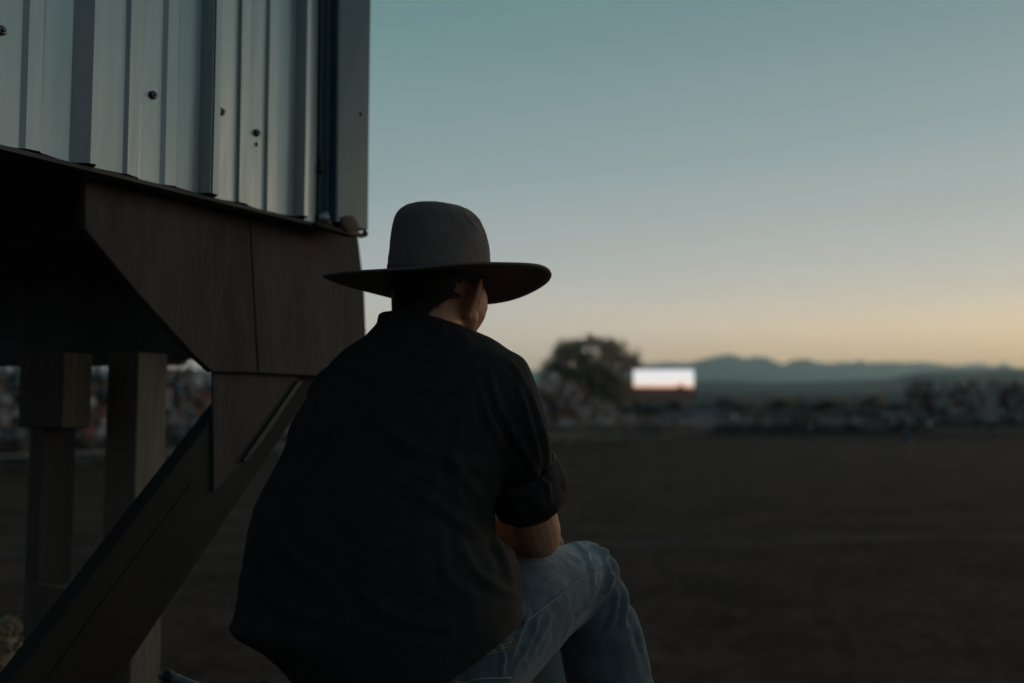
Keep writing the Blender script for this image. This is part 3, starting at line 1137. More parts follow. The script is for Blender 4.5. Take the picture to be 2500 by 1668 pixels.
# the man out in the arena
q = P(2211, 1000, 47.5)
bf = put_person(Vector((q.x, 47.5, 0.02)), 0.9, 'stand', '', 'x', random.Random(3), 1.02, 'blue', 'black')
bf.material_slots[0].material = mat('arena shirt blue', (0.05, 0.12, 0.26), 0.9)
bf.material_slots[1].material = mat('arena trousers ochre', (0.34, 0.27, 0.13), 0.9)
del bf['group']
tag(bf, 'lone person in blue shirt and tan trousers standing out in the arena', 'person')

# ------------------------------------------------------------------ arena fence panels
def fence_mesh(Lp):
    mb = MB()
    for k in range(6):
        mb.tube([(0, 0, 0.25 + k * 0.27), (Lp, 0, 0.25 + k * 0.27)], 0.024, 6)
    for x in (0.03, Lp / 2, Lp - 0.03):
        mb.tube([(x, 0, 0), (x, 0, 1.66)], 0.03, 6)
    return mesh_from('fence_panel', mb, M_PIPE)


FM = fence_mesh(3.0)
NUM = ['first', 'second', 'third', 'fourth', 'fifth', 'sixth', 'seventh', 'eighth', 'ninth', 'tenth', 'eleventh', 'twelfth', 'thirteenth', 'fourteenth', 'fifteenth', 'sixteenth', 'seventeenth', 'eighteenth', 'nineteenth', 'twentieth', 'twenty first', 'twenty second', 'twenty third', 'twenty fourth']
fpath = [(-30.0, 31.0), (12.0, 79.0), (20.0, 98.0), (60.0, 97.0)]
for (ax, ay), (bx, by), lab in [(*fpath[0:2], 'pipe fence panel from the left, in front of the left grandstand'), (*fpath[1:3], 'pipe fence panel from the left, behind the cottonwood end corner'), (*fpath[2:4], 'pipe fence panel from the left along the far side of the arena')]:
    Ls = math.hypot(bx - ax, by - ay)
    k = round(Ls / 3.05)
    cnt = 0
    for i in range(k):
        x, y = ax + (bx - ax) * i / k, ay + (by - ay) * i / k
        o = bpy.data.objects.new('fence_panel', FM)
        o.location = (x, y, 0.02)
        o.rotation_euler = (0, 0, math.atan2(by - ay, bx - ax))
        px = 1250 + FPX * x / y
        if not (-120 < px < 2620):
            continue
        link(o)
        tag(o, NUM[cnt] + ' ' + lab, 'fence', 'pipe fence panels round the arena')
        cnt += 1
for px, py, wpx, hpx, _, m, lab in [
    (421, 1109, 34, 20, 43, mat('banner pale', (0.42, 0.42, 0.40), 0.7), 'pale blank banner on the fence seen between the stand posts'),
    (1716, 1024, 56, 38, 97.3, mat('banner lilac', (0.33, 0.34, 0.40), 0.7), 'pale lilac banner on the far fence right of the video screen'),
    (1640, 1015, 60, 22, 97.3, mat('banner grey', (0.26, 0.26, 0.28), 0.7), 'grey banner on the far fence below the video screen'),
    (30, 1095, 70, 70, 36, mat('banner teal', (0.10, 0.15, 0.16), 0.7), 'dull teal banner on the fence at the left edge'),
    (205, 1105, 40, 60, 40, mat('banner teal grey', (0.16, 0.20, 0.21), 0.7), 'grey teal banner on the fence behind the double post'),
    (1960, 1022, 60, 26, 97.2, mat('banner brown', (0.13, 0.10, 0.09), 0.7), 'brown banner on the far fence by the grey van'),
    (2130, 1035, 50, 30, 97.2, mat('banner sand', (0.20, 0.17, 0.15), 0.7), 'sandy banner on the far fence below the white van'),
]:
    k = 0 if px < 1250 else 2
    (ax, ay), (bx, by) = fpath[k], fpath[k + 1]
    sl = (px - 1250) / FPX
    u = (sl * ay - ax) / ((bx - ax) - sl * (by - ay))
    Y = ay + (by - ay) * u - 0.06
    q = P(px, py, Y)
    mb = MB()
    w, h = wpx * Y / FPX, hpx * Y / FPX
    mb.box((q.x, Y - 0.03, q.z), (w, 0.02, h), math.atan2(by - ay, bx - ax))
    whole('banner', mb, m, lab, 'banner', (q.x, Y, q.z))

# ------------------------------------------------------------------ announcer's stand, left
M_SHEET = mat('galvalume sheet', (0.31, 0.355, 0.365), 0.34, 0.85, vscale=3.0, col2=(0.43, 0.455, 0.445), bump=0.10, bscale=6.0, stretch=(4, 4, 0.22))
M_TRIM = mat('blue grey trim', (0.048, 0.092, 0.120), 0.45, 0.35, vscale=3.0, col2=(0.072, 0.128, 0.160), bump=0.04, bscale=8)
M_SCREW = mat('screw steel', (0.16, 0.165, 0.17), 0.4, 0.8)
M_WASHER = mat('rubber washer', (0.015, 0.015, 0.016), 0.7)
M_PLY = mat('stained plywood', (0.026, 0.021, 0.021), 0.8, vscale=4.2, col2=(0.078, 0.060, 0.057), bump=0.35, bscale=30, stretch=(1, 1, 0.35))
M_FRAME = mat('grey frame timber', (0.09, 0.09, 0.09), 0.85, var=0.3, bump=0.2)
M_POST = mat('pale weathered post', (0.15, 0.13, 0.10), 0.85, vscale=5.0, col2=(0.22, 0.195, 0.155), bump=0.35, bscale=18, stretch=(5, 5, 0.6))
M_POSTB = mat('brown weathered post', (0.07, 0.058, 0.046), 0.85, vscale=5.0, col2=(0.11, 0.092, 0.074), bump=0.35, bscale=18, stretch=(5, 5, 0.6))
M_BRACE = mat('dark weathered brace', (0.026, 0.026, 0.026), 0.9, 0.0, vscale=4.0, col2=(0.046, 0.044, 0.043), bump=0.12, bscale=25, spec=0.15)
M_LIP = mat('worn channel edge', (0.014, 0.019, 0.020), 0.5, 0.3, var=0.3, vscale=14)
M_RUST = mat('rusty bent metal', (0.05, 0.028, 0.020), 0.75, 0.2, vscale=18, col2=(0.12, 0.09, 0.075), bump=0.4, bscale=50)

WA = P(895, 575, 2.63)
WAZ = math.radians(28.97)
WD = Vector((math.sin(WAZ), math.cos(WAZ), 0))
WN = Vector((math.cos(WAZ), -math.sin(WAZ), 0))
UP = Vector((0, 0, 1))


def wall_hit(px, py, off=0.0):
    """Where the ray of a photo pixel meets the wall's plane, `off` metres proud of the sheet's flats."""
    o = Vector((0, 0, EYE))
    r = P(px, py, 1.0) - o
    k = ((WA + WN * off) - o).dot(WN) / r.dot(WN)
    return o + r * k


def wt_(zx, zy, off=0.0):
    """Distance along the wall of a point measured in the enlarged detail of the wall."""
    return (wall_hit(zx / 2.4737, zy / 2.4737, off) - WA).dot(WD)


def wp(t, off, z):
    return WA + WD * t + WN * off + UP * z


stand = thing('announcer_stand', "raised announcer's stand clad in ribbed silver metal on timber posts, at the left", 'stand', (WA.x, WA.y, 0))
H_TOP = 2.6
RH, MH = 0.030, 0.0075
# flats, minor and major ribs of the cladding, in order along the wall: (t, proud)
prof = []
t_m1, t_m2, t_m3 = wt_(415, 957), wt_(1190, 1167), wt_(1768, 1320)
pitch = t_m2 - t_m1


def major(t0, tl, tr):
    return [(t0, 0), (tl, RH), (tr, RH), (tr + 0.018, 0)]


def minor(a, b, c):
    return [(a, 0), (b, MH), (c, MH), (c + 0.008, 0)]


M1 = major(t_m1, wt_(545, 972, RH), wt_(583, 1002, RH))
M2 = major(t_m2, wt_(1268, 1178, RH), wt_(1312, 1192, RH))
M3 = major(t_m3, wt_(1836, 1335, RH), wt_(1859, 1343, RH))
mi1 = minor(wt_(737, 1043), wt_(768, 1050, MH), wt_(836, 1070, MH))
mi2 = minor(wt_(962, 1112), wt_(997, 1118, MH), wt_(1063, 1132, MH))
mi3 = minor(wt_(1425, 1224), wt_(1443, 1228, MH), wt_(1496, 1246, MH))
mi4 = minor(wt_(1594, 1274), wt_(1613, 1278, MH), wt_(1664, 1290, MH))
shift = lambda seq, d: [(t + d, o) for t, o in seq]
left_bits = shift(mi1, -pitch) + [(t, o) for t, o in shift(mi2, -pitch)]
far_left = shift(M1, -pitch) + shift(mi1, -2 * pitch) + shift(mi2, -2 * pitch) + shift(M1, -2 * pitch)
far_left.sort(key=lambda s: s[0])


def sheet(profile):
    """A folded sheet 1.2 mm thick through the profile, with its lower edge slightly uneven."""
    mb = MB()
    zs = [0.0, 0.25, 0.6, 1.2, H_TOP]
    n = len(profile)
    for back in (0, 1):
        for z in zs:
            for t, o in profile:
                w = 0.0015 * math.sin(t * 21 + z * 3.1) * (1 if 0 < z else 0.3)
                e = (0.0025 * math.sin(t * 37) if z == 0 else 0)
                mb.v.append(tuple(wp(t, o + w - 0.0012 * back, z + e)))
    m = len(zs) * n
    for j in range(len(zs) - 1):
        for i in range(n - 1):
            a = j * n + i
            mb.f.append((a, a + 1, a + n + 1, a + n))
            mb.f.append((m + a, m + a + n, m + a + n + 1, m + a + 1))
    for i in range(n - 1):
        mb.f.append((i, m + i, m + i + 1, i + 1))
        k = (len(zs) - 1) * n + i
        mb.f.append((k, k + 1, m + k + 1, m + k))
    for i in (0, n - 1):
        for j in range(len(zs) - 1):
            a, b = j * n + i, (j + 1) * n + i
            mb.f.append((a, b, m + b, m + a))
    mb.m = [0] * len(mb.f)
    return mb


t_end = wt_(1906, 1350)
lap = M2[2][0]
sheet_a = [(far_left[0][0] - 0.05, 0)] + far_left + left_bits + M1 + mi1 + mi2 + M2[:2] + [(lap, RH), (lap + 0.010, RH * 0.45)]
sheet_b = [(lap + 0.000, RH + 0.0032), (lap + 0.016, 0.003), (lap + 0.019, 0.001)] + mi3 + mi4 + M3 + [(t_end, 0)]
sheet_b = [(M2[1][0] + 0.004, RH + 0.0032)] + sheet_b
sa = part('metal_sheet', sheet(sheet_a), M_SHEET, stand)
sb = part('metal_sheet', sheet(sheet_b), M_SHEET, stand)
for o in (sa, sb):
    add_bevel(o, 0.0022, 2)


def screw(zx, zy, off, par):
    c = wall_hit(zx / 2.4737, zy / 2.4737, off)
    mb = MB()
    seg = 18

    def ring(r, h, hexa=False):
        k = 6 if hexa else seg
        return [c + WN * h + (WD * math.cos(2 * math.pi * i / seg) + UP * math.sin(2 * math.pi * i / seg)) * (r if not hexa else r * math.cos(math.pi / 6) / math.cos(((2 * math.pi * i / seg + math.pi / 6) % (math.pi / 3)) - math.pi / 6)) for i in range(seg)]
    mb.rings([ring(0.0088, 0), ring(0.0088, 0.002), ring(0.0078, 0.003)], 1)
    mb.rings([ring(0.0074, 0.0025), ring(0.0066, 0.0042), ring(0.0052, 0.0046)], 0)
    mb.rings([ring(0.0042, 0.0044, True), ring(0.0042, 0.0092, True), ring(0.0036, 0.0100, True)], 0)
    part('screw', mb, [M_SCREW, M_WASHER], par)


screw(926, 575, 0.001, sa)
screw(10, 185, 0.001, sa)
screw(1338, 676, 0.003, sb)
screw(1552, 803, 0.001, sb)
mb = MB()
q = wall_hit(1551 / 2.4737, 872 / 2.4737, 0.0012)
mb.ball(q, (0.0022, 0.0022, 0.006), 8)
part('nick', mb, M_WASHER, sb)

# corner trim: a strip, a raised fold and the broad face round the corner
t_a, t_b = wt_(1921, 1352, 0.004), wt_(1962, 1365, 0.006)
t_c, t_d = wt_(2040, 1378, 0.042), wt_(2226, 1405, 0.042)
tp = [(t_a, 0.004), (t_b, 0.006), (t_b + 0.004, 0.014), (t_c - 0.006, 0.040), (t_c, 0.042), (t_d - 0.003, 0.042), (t_d, 0.039), (t_d + 0.0005, -0.10)]
mb = sheet(tp)
zb = wall_hit(2225 / 2.4737, 1385 / 2.4737, 0.042).z - WA.z
tr = part('corner_trim', mb, M_TRIM, stand)
tr.location.z += zb
add_bevel(tr, 0.002, 2)
mb = MB()
mb.ball(wall_hit(2180 / 2.4737, 690 / 2.4737, 0.0425), (0.0025, 0.0025, 0.0065), 8)
part('nick', mb, M_WASHER, stand)
mb = MB()
mb.ball(wall_hit(1938 / 2.4737, 1025 / 2.4737, 0.008), (0.008, 0.008, 0.012), 10)
mb.ball(wall_hit(1940 / 2.4737, 985 / 2.4737, 0.008), (0.004, 0.004, 0.016), 8)
part('rivet', mb, [M_RUST], stand, smooth=True)
# crumpled, rusty lower ends of the trim and the base angle under them
mb = MB()
rng = random.Random(4)


def crumple(c, r, seed):
    m = MB()
    rot = Matrix((WD, UP, WN)).transposed()
    m.ball((0, 0, 0), 1.0, 18)
    out = []
    for v in m.v:
        p = Vector(v)
        k = 1 + 0.35 * noise.noise(p * 1.6 + Vector((seed, 0, 0)))
        out.append(Vector(c) + rot @ Vector((p.x * r[0] * k, p.y * r[1] * k, p.z * r[2] * k)))
    m.v = [tuple(x) for x in out]
    return m


mb = crumple(wall_hit(1970 / 2.4737, 1322 / 2.4737, 0.012), (0.022, 0.020, 0.016), 2.0)
part('bent_trim_end', mb, M_STEEL, stand, smooth=True)
mb = crumple(wall_hit(2112 / 2.4737, 1358 / 2.4737, 0.042), (0.036, 0.024, 0.008), 7.0)
part('bent_trim_end', mb, M_RUST, stand, smooth=True)
mb = MB()
za = -0.012
mb.prism([wp(far_left[0][0] - 0.05, -0.02, za), wp(t_d - 0.004, -0.02, za), wp(t_d - 0.004, 0.012, za), wp(far_left[0][0] - 0.05, 0.012, za)], (0, 0, 0.008))
part('base_angle', mb, M_FRAME, stand)
mb = MB()
e0, e1 = wall_hit(1900 / 2.4737, 1352 / 2.4737, 0.02), wall_hit(2190 / 2.4737, 1424 / 2.4737, 0.05)
mb.tube([e0, e0.lerp(e1, .5) + Vector((0, 0, -0.002)), e1], 0.007, 8)
mb.ball(wall_hit(2205 / 2.4737, 1412 / 2.4737, 0.05), (0.008, 0.010, 0.009), 10)
part('sill_rod', mb, M_RUST, stand, smooth=True)
# dark studs and lining behind the sheets
mb = MB()
mb.prism([wp(far_left[0][0] - .05, -0.004, 0.004), wp(t_d - 0.01, -0.004, 0.004), wp(t_d - 0.01, -0.05, 0.004), wp(far_left[0][0] - .05, -0.05, 0.004)], (0, 0, H_TOP))
part('stud_wall', mb, M_FRAME, stand)


def plane_poly(pts, off):
    return [wall_hit(x, y, off) for x, y in pts]


def board(name, pts, off, thick, m, bevel=0.003, label=None):
    mb = MB()
    mb.prism(plane_poly(pts, off), -WN * thick)
    return part(name, mb, m, stand, bevel=bevel, label=label)


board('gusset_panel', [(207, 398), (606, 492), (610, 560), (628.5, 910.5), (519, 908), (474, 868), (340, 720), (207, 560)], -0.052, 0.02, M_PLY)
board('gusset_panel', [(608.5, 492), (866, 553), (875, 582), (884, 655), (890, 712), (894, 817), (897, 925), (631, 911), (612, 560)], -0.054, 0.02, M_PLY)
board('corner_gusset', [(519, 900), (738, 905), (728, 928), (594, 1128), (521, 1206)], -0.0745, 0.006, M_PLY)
bo_ = -0.082


def to_ground(p, q):
    a, b = wall_hit(*p, bo_), wall_hit(*q, bo_)
    return a + (b - a) * (a.z / (a.z - b.z))


mb = MB()
mb.prism(plane_poly([(630, 878), (812, 880), (690, 1064), (500, 1346), (311, 1628)], bo_) + [to_ground((500, 1346), (311, 1628)), to_ground((323, 1274), (198, 1438))] + plane_poly([(198, 1438), (323, 1274)], bo_), -WN * 0.045)
part('brace', mb, M_BRACE, stand, bevel=0.004)
board('brace_edge', [(728, 930), (742, 930), (640, 1082), (600, 1130), (592, 1126)], -0.066, 0.012, M_LIP)

board('brace_edge', [(469, 1175), (475, 1176), (250, 1480), (116, 1668), (109, 1668), (243, 1479)], -0.0800, 0.004, M_BRACE, bevel=0.001)

# floor frame under the cladding
mb = MB()
F = [(-420, 200), (640, 200), (640, 871), (421, 871), (411, 887), (260, 888), (-420, 893)]
mb.prism([P(x, y, 3.15) for x, y in F], (0, 0.16, 0))
part('rear_beam', mb, M_FRAME, stand, bevel=0.004)
mb = MB()
fl = [wp(far_left[0][0] - .05, -0.06, 0.02), wp(t_d - 0.02, -0.06, 0.02), P(640, 500, 3.3), P(-420, 500, 3.3)]
fl = [Vector((p.x, p.y, WA.z + 0.03)) for p in fl]
mb.prism(fl, (0, 0, 0.06))
part('floor', mb, M_FRAME, stand)
for k in range(3):
    mb = MB()
    mb.box(wp(-0.35 - 0.32 * k, -0.62, -0.03), (0.05, 0.9, 0.10), ax=[WD, WN, UP])
    part('joist', mb, M_FRAME, stand)


def post(name, left_px, edge_px, right_px, y0, y1, Y, m, par=stand):
    """A square post set square to the wall: one face towards the lens, one towards the sunset. y0..y1 in pixels at its near edge."""
    e = P(edge_px, 1000, Y)
    ray = lambda px: (px - 1250) / FPX
    # along -WN to the left, along WD to the right, until the pixel column is reached
    def reach(dv, px):
        k = ray(px)
        return (k * e.y - e.x) / (dv.x - k * dv.y)
    a = reach(-WN, left_px)
    b = reach(WD, right_px)
    z1, z0 = P(edge_px, y0, Y).z, (P(edge_px, y1, Y).z if y1 else 0.0)
    base = [Vector((p.x, p.y, z0)) for p in (e, e - WN * a, e - WN * a + WD * b, e + WD * b)]
    mb = MB()
    mb.prism(base, (0, 0, z1 - z0))
    return part(name, mb, m, par, bevel=0.004)


post('corbel', 47, 150, 225, 860, 1046, 2.75, M_POSTB)
post('post', 76, 106, 190, 1044, None, 2.80, M_POSTB)
post('post', 261, 334, 408, 860, None, 2.90, M_POST)
# rail boards between the posts
mb = MB()
a = P(96, 1420, 2.72)
mb.prism([P(60, 1416, 2.80), P(96, 1424, 2.66), P(205, 1446, 2.72), P(195, 1412, 2.95), P(110, 1408, 2.98)], (0, 0, -0.20))
part('ledger', mb, M_POSTB, stand, bevel=0.004)
# handrail pipe low behind the brace
mb = MB()
mb.tube([P(392, 1650, 2.30), P(430, 1656, 2.27), P(520, 1692, 2.15), P(640, 1740, 2.05)], 0.009, 12)
hr = whole('pipe_rail', mb, M_PIPE, 'bent galvanised pipe rail at the bottom, right of the pale post foot', 'pipe rail', tuple(P(500, 1690, 2.15)), smooth=True)
mb = MB()
mb.ball(P(410, 1651, 2.28), (0.016, 0.016, 0.015), 12)
part('clamp', mb, M_BLACKSTEEL, hr, smooth=True)
mb = MB()
e = P(640, 1740, 2.05)
mb.tube([e, Vector((e.x + 0.02, e.y, e.z - 0.05)), Vector((e.x + 0.03, e.y, 0.0))], 0.014, 12)
part('rail_leg', mb, M_PIPE, hr, smooth=True)

# ------------------------------------------------------------------ platform the man sits on
HEAD = math.radians(34)
FV = Vector((math.sin(HEAD), math.cos(HEAD), 0))
RV = Vector((math.cos(HEAD), -math.sin(HEAD), 0))
seat_z = EYE - 0.545
sc = P(1010, 1000, 1.66)
plat = thing('plank_platform', 'rough plank seat platform under the sitting man, mostly below the picture', 'platform', (sc.x, sc.y, 0))
for k in range(4):
    c = Vector((sc.x, sc.y, seat_z - 0.02)) + FV * (-0.20 + 0.13 * k)
    mb = MB()
    mb.box(c, (1.0, 0.125, 0.04), ax=[RV, FV, UP])
    part('plank', mb, M_DARKTIMBER, plat, bevel=0.004)
for s in (-1, 1):
    for f in (-0.2, 0.2):
        c = Vector((sc.x, sc.y, seat_z / 2 - 0.02)) + RV * (0.42 * s) + FV * f
        mb = MB()
        mb.box(c, (0.07, 0.07, seat_z - 0.04), ax=[RV, FV, UP])
        part('leg', mb, M_BLACKSTEEL, plat)
mb = MB()
fz = EYE - 0.86
c = Vector((sc.x, sc.y, fz - 0.025)) + FV * 0.62 + RV * 0.12
mb.box(c, (1.0, 0.34, 0.05), ax=[RV, FV, UP])
part('footboard', mb, M_DARKTIMBER, plat, bevel=0.004)
for s in (-1, 1):
    mb = MB()
    mb.box(Vector((c.x, c.y, (fz - 0.05) / 2)) + RV * 0.42 * s, (0.07, 0.07, fz - 0.05), ax=[RV, FV, UP])
    part('leg', mb, M_BLACKSTEEL, plat)

M_GREYPIPE = mat('grey painted post', (0.20, 0.215, 0.22), 0.6, 0.0, vscale=3.0, col2=(0.24, 0.255, 0.26), bump=0.08, bscale=20)
pc = P(1330, 1000, 2.35)
mb = MB()
zt = P(1330, 1500, 2.35).z
mb.rings([[Vector((pc.x + r * math.cos(a), pc.y + r * math.sin(a), z)) for a in np.linspace(0, 2 * math.pi, 40, endpoint=False)] for r, z in ((0.125, 0), (0.125, zt - 0.015), (0.118, zt - 0.004), (0.10, zt))])
bol = whole('steel_bollard', mb, M_GREYPIPE, 'fat grey steel post standing behind the sitting man\'s bent leg', 'post', (pc.x, pc.y, 0), smooth=False)
add_bevel(bol, 0.003)
bol.data.polygons.foreach_set('use_smooth', [True] * len(bol.data.polygons))

# ------------------------------------------------------------------ the man in the hat
M_SHIRT = mat('black cotton shirt', (0.027, 0.0255, 0.0265), 0.85, var=0.18, vscale=30, bump=0.12, bscale=420, spec=0.15)
M_DENIM = mat('blue denim', (0.115, 0.150, 0.172), 0.85, vscale=16, col2=(0.21, 0.255, 0.285), bump=0.35, bscale=380, spec=0.15, sheen=0.35)



def wear_highlight(m, spots):
    """Paler patches painted into the cloth colour, part rubbed wear and part sky highlight, round the given world points (object space of the garment)."""
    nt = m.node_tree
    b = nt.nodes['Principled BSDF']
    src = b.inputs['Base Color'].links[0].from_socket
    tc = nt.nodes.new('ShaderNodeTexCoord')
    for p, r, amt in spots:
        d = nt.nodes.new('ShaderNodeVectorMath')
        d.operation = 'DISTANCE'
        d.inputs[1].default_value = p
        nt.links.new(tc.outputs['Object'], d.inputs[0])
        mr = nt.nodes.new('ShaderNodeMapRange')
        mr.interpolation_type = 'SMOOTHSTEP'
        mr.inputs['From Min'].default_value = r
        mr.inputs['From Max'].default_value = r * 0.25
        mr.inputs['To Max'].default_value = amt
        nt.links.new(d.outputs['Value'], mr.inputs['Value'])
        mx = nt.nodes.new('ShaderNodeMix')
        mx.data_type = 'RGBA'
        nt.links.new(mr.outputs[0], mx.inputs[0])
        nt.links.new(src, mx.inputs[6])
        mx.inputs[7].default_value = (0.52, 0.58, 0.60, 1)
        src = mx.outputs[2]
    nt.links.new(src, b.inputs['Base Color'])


M_STITCH = mat('denim seam', (0.30, 0.31, 0.29), 0.9, var=0.3, vscale=60)
M_THREAD = mat('tan thread', (0.34, 0.28, 0.19), 0.9)
M_FELT = mat('brown grey felt', (0.125, 0.096, 0.094), 0.9, vscale=11, col2=(0.175, 0.140, 0.136), bump=0.14, bscale=260, spec=0.15, sheen=0.25)
M_BAND = mat('hat band ribbon', (0.095, 0.074, 0.074), 0.7, bump=0.2, bscale=300)
M_HAIR = mat('dark brown hair', (0.022, 0.016, 0.012), 0.55, var=0.4, vscale=80)
M_BOOT = mat('boot leather', (0.06, 0.035, 0.022), 0.45, var=0.2)


def ip(tab, y):
    t = np.array(tab, float)
    return float(np.interp(y, t[:, 0], t[:, 1]))


def section(PL, PR, b, dv=None, n=64, ex=2.3, back=1.0):
    """A closed cross-section whose outer points are PL and PR and whose depth half-size is b."""
    c = (PL + PR) / 2
    h = (PR - PL) / 2
    if dv is None:
        dv = Vector((-h.y, h.x, 0)).normalized() * b
    ring = []
    for i in range(n):
        a = 2 * math.pi * i / n
        ca, sa = math.cos(a), math.sin(a)
        k = (abs(ca) ** ex + abs(sa) ** ex) ** (-1 / ex)
        s2 = sa * k
        ring.append(c + h * (ca * k) + dv * (s2 * (back if s2 < 0 else 1.0)))
    return ring


def fitted(l, r_, YL, YR, b, dv=None, n=64, ex=2.3):
    """A section whose outline, seen from the lens, reaches exactly from pixel l to pixel r_."""
    la, ra = list(l), list(r_)
    for _ in range(5):
        ring = section(P(la[0], la[1], YL), P(ra[0], ra[1], YR), b, dv, n, ex)
        x, _y = proj(np.array([tuple(p) for p in ring]))
        la[0] += l[0] - x.min()
        ra[0] += r_[0] - x.max()
    return ring


man = thing('person', 'person in tall dark felt hat and black shirt, sitting with back to the viewer', 'person', (sc.x, sc.y, seat_z))

# --- body: one continuous skin (head, neck, trunk, arms, hands, legs)
HP = math.radians(18)                       # heading of the head
HF = Vector((math.sin(HP), math.cos(HP), 0))
HR = Vector((math.cos(HP), -math.sin(HP), 0))
NOD = math.radians(20)
hF = (HF * math.cos(NOD) - UP * math.sin(NOD)).normalized()
hU = (UP * math.cos(NOD) + HF * math.sin(NOD)).normalized()
HROT = Matrix((HR, hF, hU)).transposed()
HC = P(1071, 688, 1.765)


def hp(r, f, u):
    return HC + HR * r + hF * f + hU * u


sh_r, sh_l = P(1208, 968, 1.64), P(850, 975, 1.78)
el_r, el_l = P(1314, 1300, 1.775), P(930, 1340, 2.02)
wr_r, wr_l = P(1130, 1287, 1.99), P(1205, 1296, 2.06)
hip_r, hip_l = P(1128, 1632, 1.67), P(960, 1600, 1.77)
kn_r, kn_l = P(1424, 1406, 1.95), P(1085, 1430, 2.17)
an_r, an_l = P(1545, 1890, 1.93), P(1170, 1860, 2.16)

body = MB()
body.ball(HC + hU * 0.012 + hF * -0.004, (0.0755, 0.092, 0.095), 28, HROT)          # skull
body.ball(hp(0, 0.030, -0.032), (0.0845, 0.064, 0.078), 22, HROT)                      # face
body.ball(hp(0, 0.034, -0.092), (0.071, 0.054, 0.045), 18, HROT)                      # jaw
body.ball(hp(0, 0.078, -0.116), (0.020, 0.016, 0.016), 14, HROT)                      # chin
body.caps(hp(0.062, 0.010, -0.068), hp(0.036, 0.066, -0.112), 0.018, 0.015)
body.caps(hp(-0.062, 0.010, -0.068), hp(-0.036, 0.066, -0.112), 0.018, 0.015)
body.caps(hp(0, 0.090, -0.018), hp(0, 0.112, -0.050), 0.009, 0.013)                   # nose
body.caps(hp(-0.032, 0.079, 0.006), hp(0.032, 0.079, 0.006), 0.010, 0.010)            # brow
for s in (-1, 1):
    body.ball(hp(s * 0.041, 0.066, -0.030), (0.020, 0.016, 0.014), 12, HROT)          # cheek
    body.ball(hp(s * 0.031, 0.078, -0.010), (0.012, 0.010, 0.009), 12, HROT)          # eyelids
body.caps(hp(-0.020, 0.088, -0.082), hp(0.020, 0.088, -0.082), 0.006, 0.006)          # lips
body.caps(hp(-0.017, 0.086, -0.092), hp(0.017, 0.086, -0.092), 0.006, 0.006)
nb = P(1040, 850, 1.70)
body.caps(nb, hp(0, -0.020, -0.065), 0.066, 0.056, 18)
body.caps(nb + RV * -0.01, hp(0.024, 0.012, -0.07), 0.056, 0.040, 18)
# trunk and legs stay inside the clothes
wst = P(985, 1540, 1.66)
body.caps(sh_l.lerp(sh_r, 0.25), sh_l.lerp(sh_r, 0.75), 0.07, 0.065)
body.caps(nb + Vector((0, 0, -0.02)), P(1000, 1200, 1.68), 0.07, 0.125, 18)
body.caps(P(1000, 1180, 1.68), wst, 0.125, 0.115, 18)
body.caps(hip_l.lerp(hip_r, .2), hip_l.lerp(hip_r, .8), 0.085, 0.08, 16)
for h_, k_, a_ in ((hip_r, kn_r, an_r), (hip_l, kn_l, an_l)):
    body.caps(h_, k_, 0.07, 0.047, 16)
    body.caps(k_, k_.lerp(a_, .35), 0.046, 0.05, 16)
    body.caps(k_.lerp(a_, .35), a_, 0.05, 0.034, 16)
# arms
body.caps(sh_r, el_r.lerp(sh_r, 0.45), 0.046, 0.045, 18)
body.caps(el_r.lerp(sh_r, 0.45), el_r, 0.047, 0.0405, 18)
body.caps(el_r + (el_r - sh_r).normalized() * 0.012, el_r.lerp(wr_r, 0.3), 0.036, 0.041, 18)
body.caps(el_r.lerp(wr_r, 0.25), wr_r, 0.041, 0.026, 18)
body.caps(sh_l, el_l, 0.055, 0.040, 18)
body.caps(el_l, el_l.lerp(wr_l, 0.3), 0.038, 0.041, 18)
body.caps(el_l.lerp(wr_l, 0.3), wr_l, 0.041, 0.026, 18)


def hand(w, d, nrm, side):
    """Relaxed hand: palm from wrist w along d; nrm is the back of the hand; five curled fingers of different length."""
    d = d.normalized()
    x = d.cross(nrm).normalized()
    nrm = x.cross(d).normalized()
    for k in range(4):
        o = (k - 1.5) * 0.019
        body.caps(w, w + d * 0.082 + x * o, 0.016, 0.0105, 10)
        L = (0.040, 0.046, 0.043, 0.034)[k]
        p0 = w + d * 0.085 + x * o
        p1 = p0 + (d * 0.9 - nrm * 0.45).normalized() * L
        p2 = p1 + (d * 0.35 - nrm * 0.95).normalized() * L * 0.62
        p3 = p2 + (d * -0.25 - nrm * 0.95).normalized() * L * 0.45
        body.caps(p0, p1, 0.0095, 0.0088, 10)
        body.caps(p1, p2, 0.0088, 0.0080, 10)
        body.caps(p2, p3, 0.0080, 0.0070, 10)
    t0 = w + d * 0.02 + x * (-0.024 * side) - nrm * 0.008
    t1 = t0 + (d * 0.75 - x * (0.75 * side) - nrm * 0.3).normalized() * 0.042
    t2 = t1 + (d * 0.95 - x * (0.1 * side) - nrm * 0.35).normalized() * 0.034
    body.caps(w + d * 0.01, t0, 0.018, 0.014, 10)
    body.caps(t0, t1, 0.014, 0.0105, 10)
    body.caps(t1, t2, 0.0105, 0.0085, 10)


hand(wr_r, wr_r - el_r, Vector((0, 0, 1)) + FV * 0.3, 1)
hand(wr_l, wr_l - el_l, Vector((0, 0, 1)) - FV * 0.1, -1)
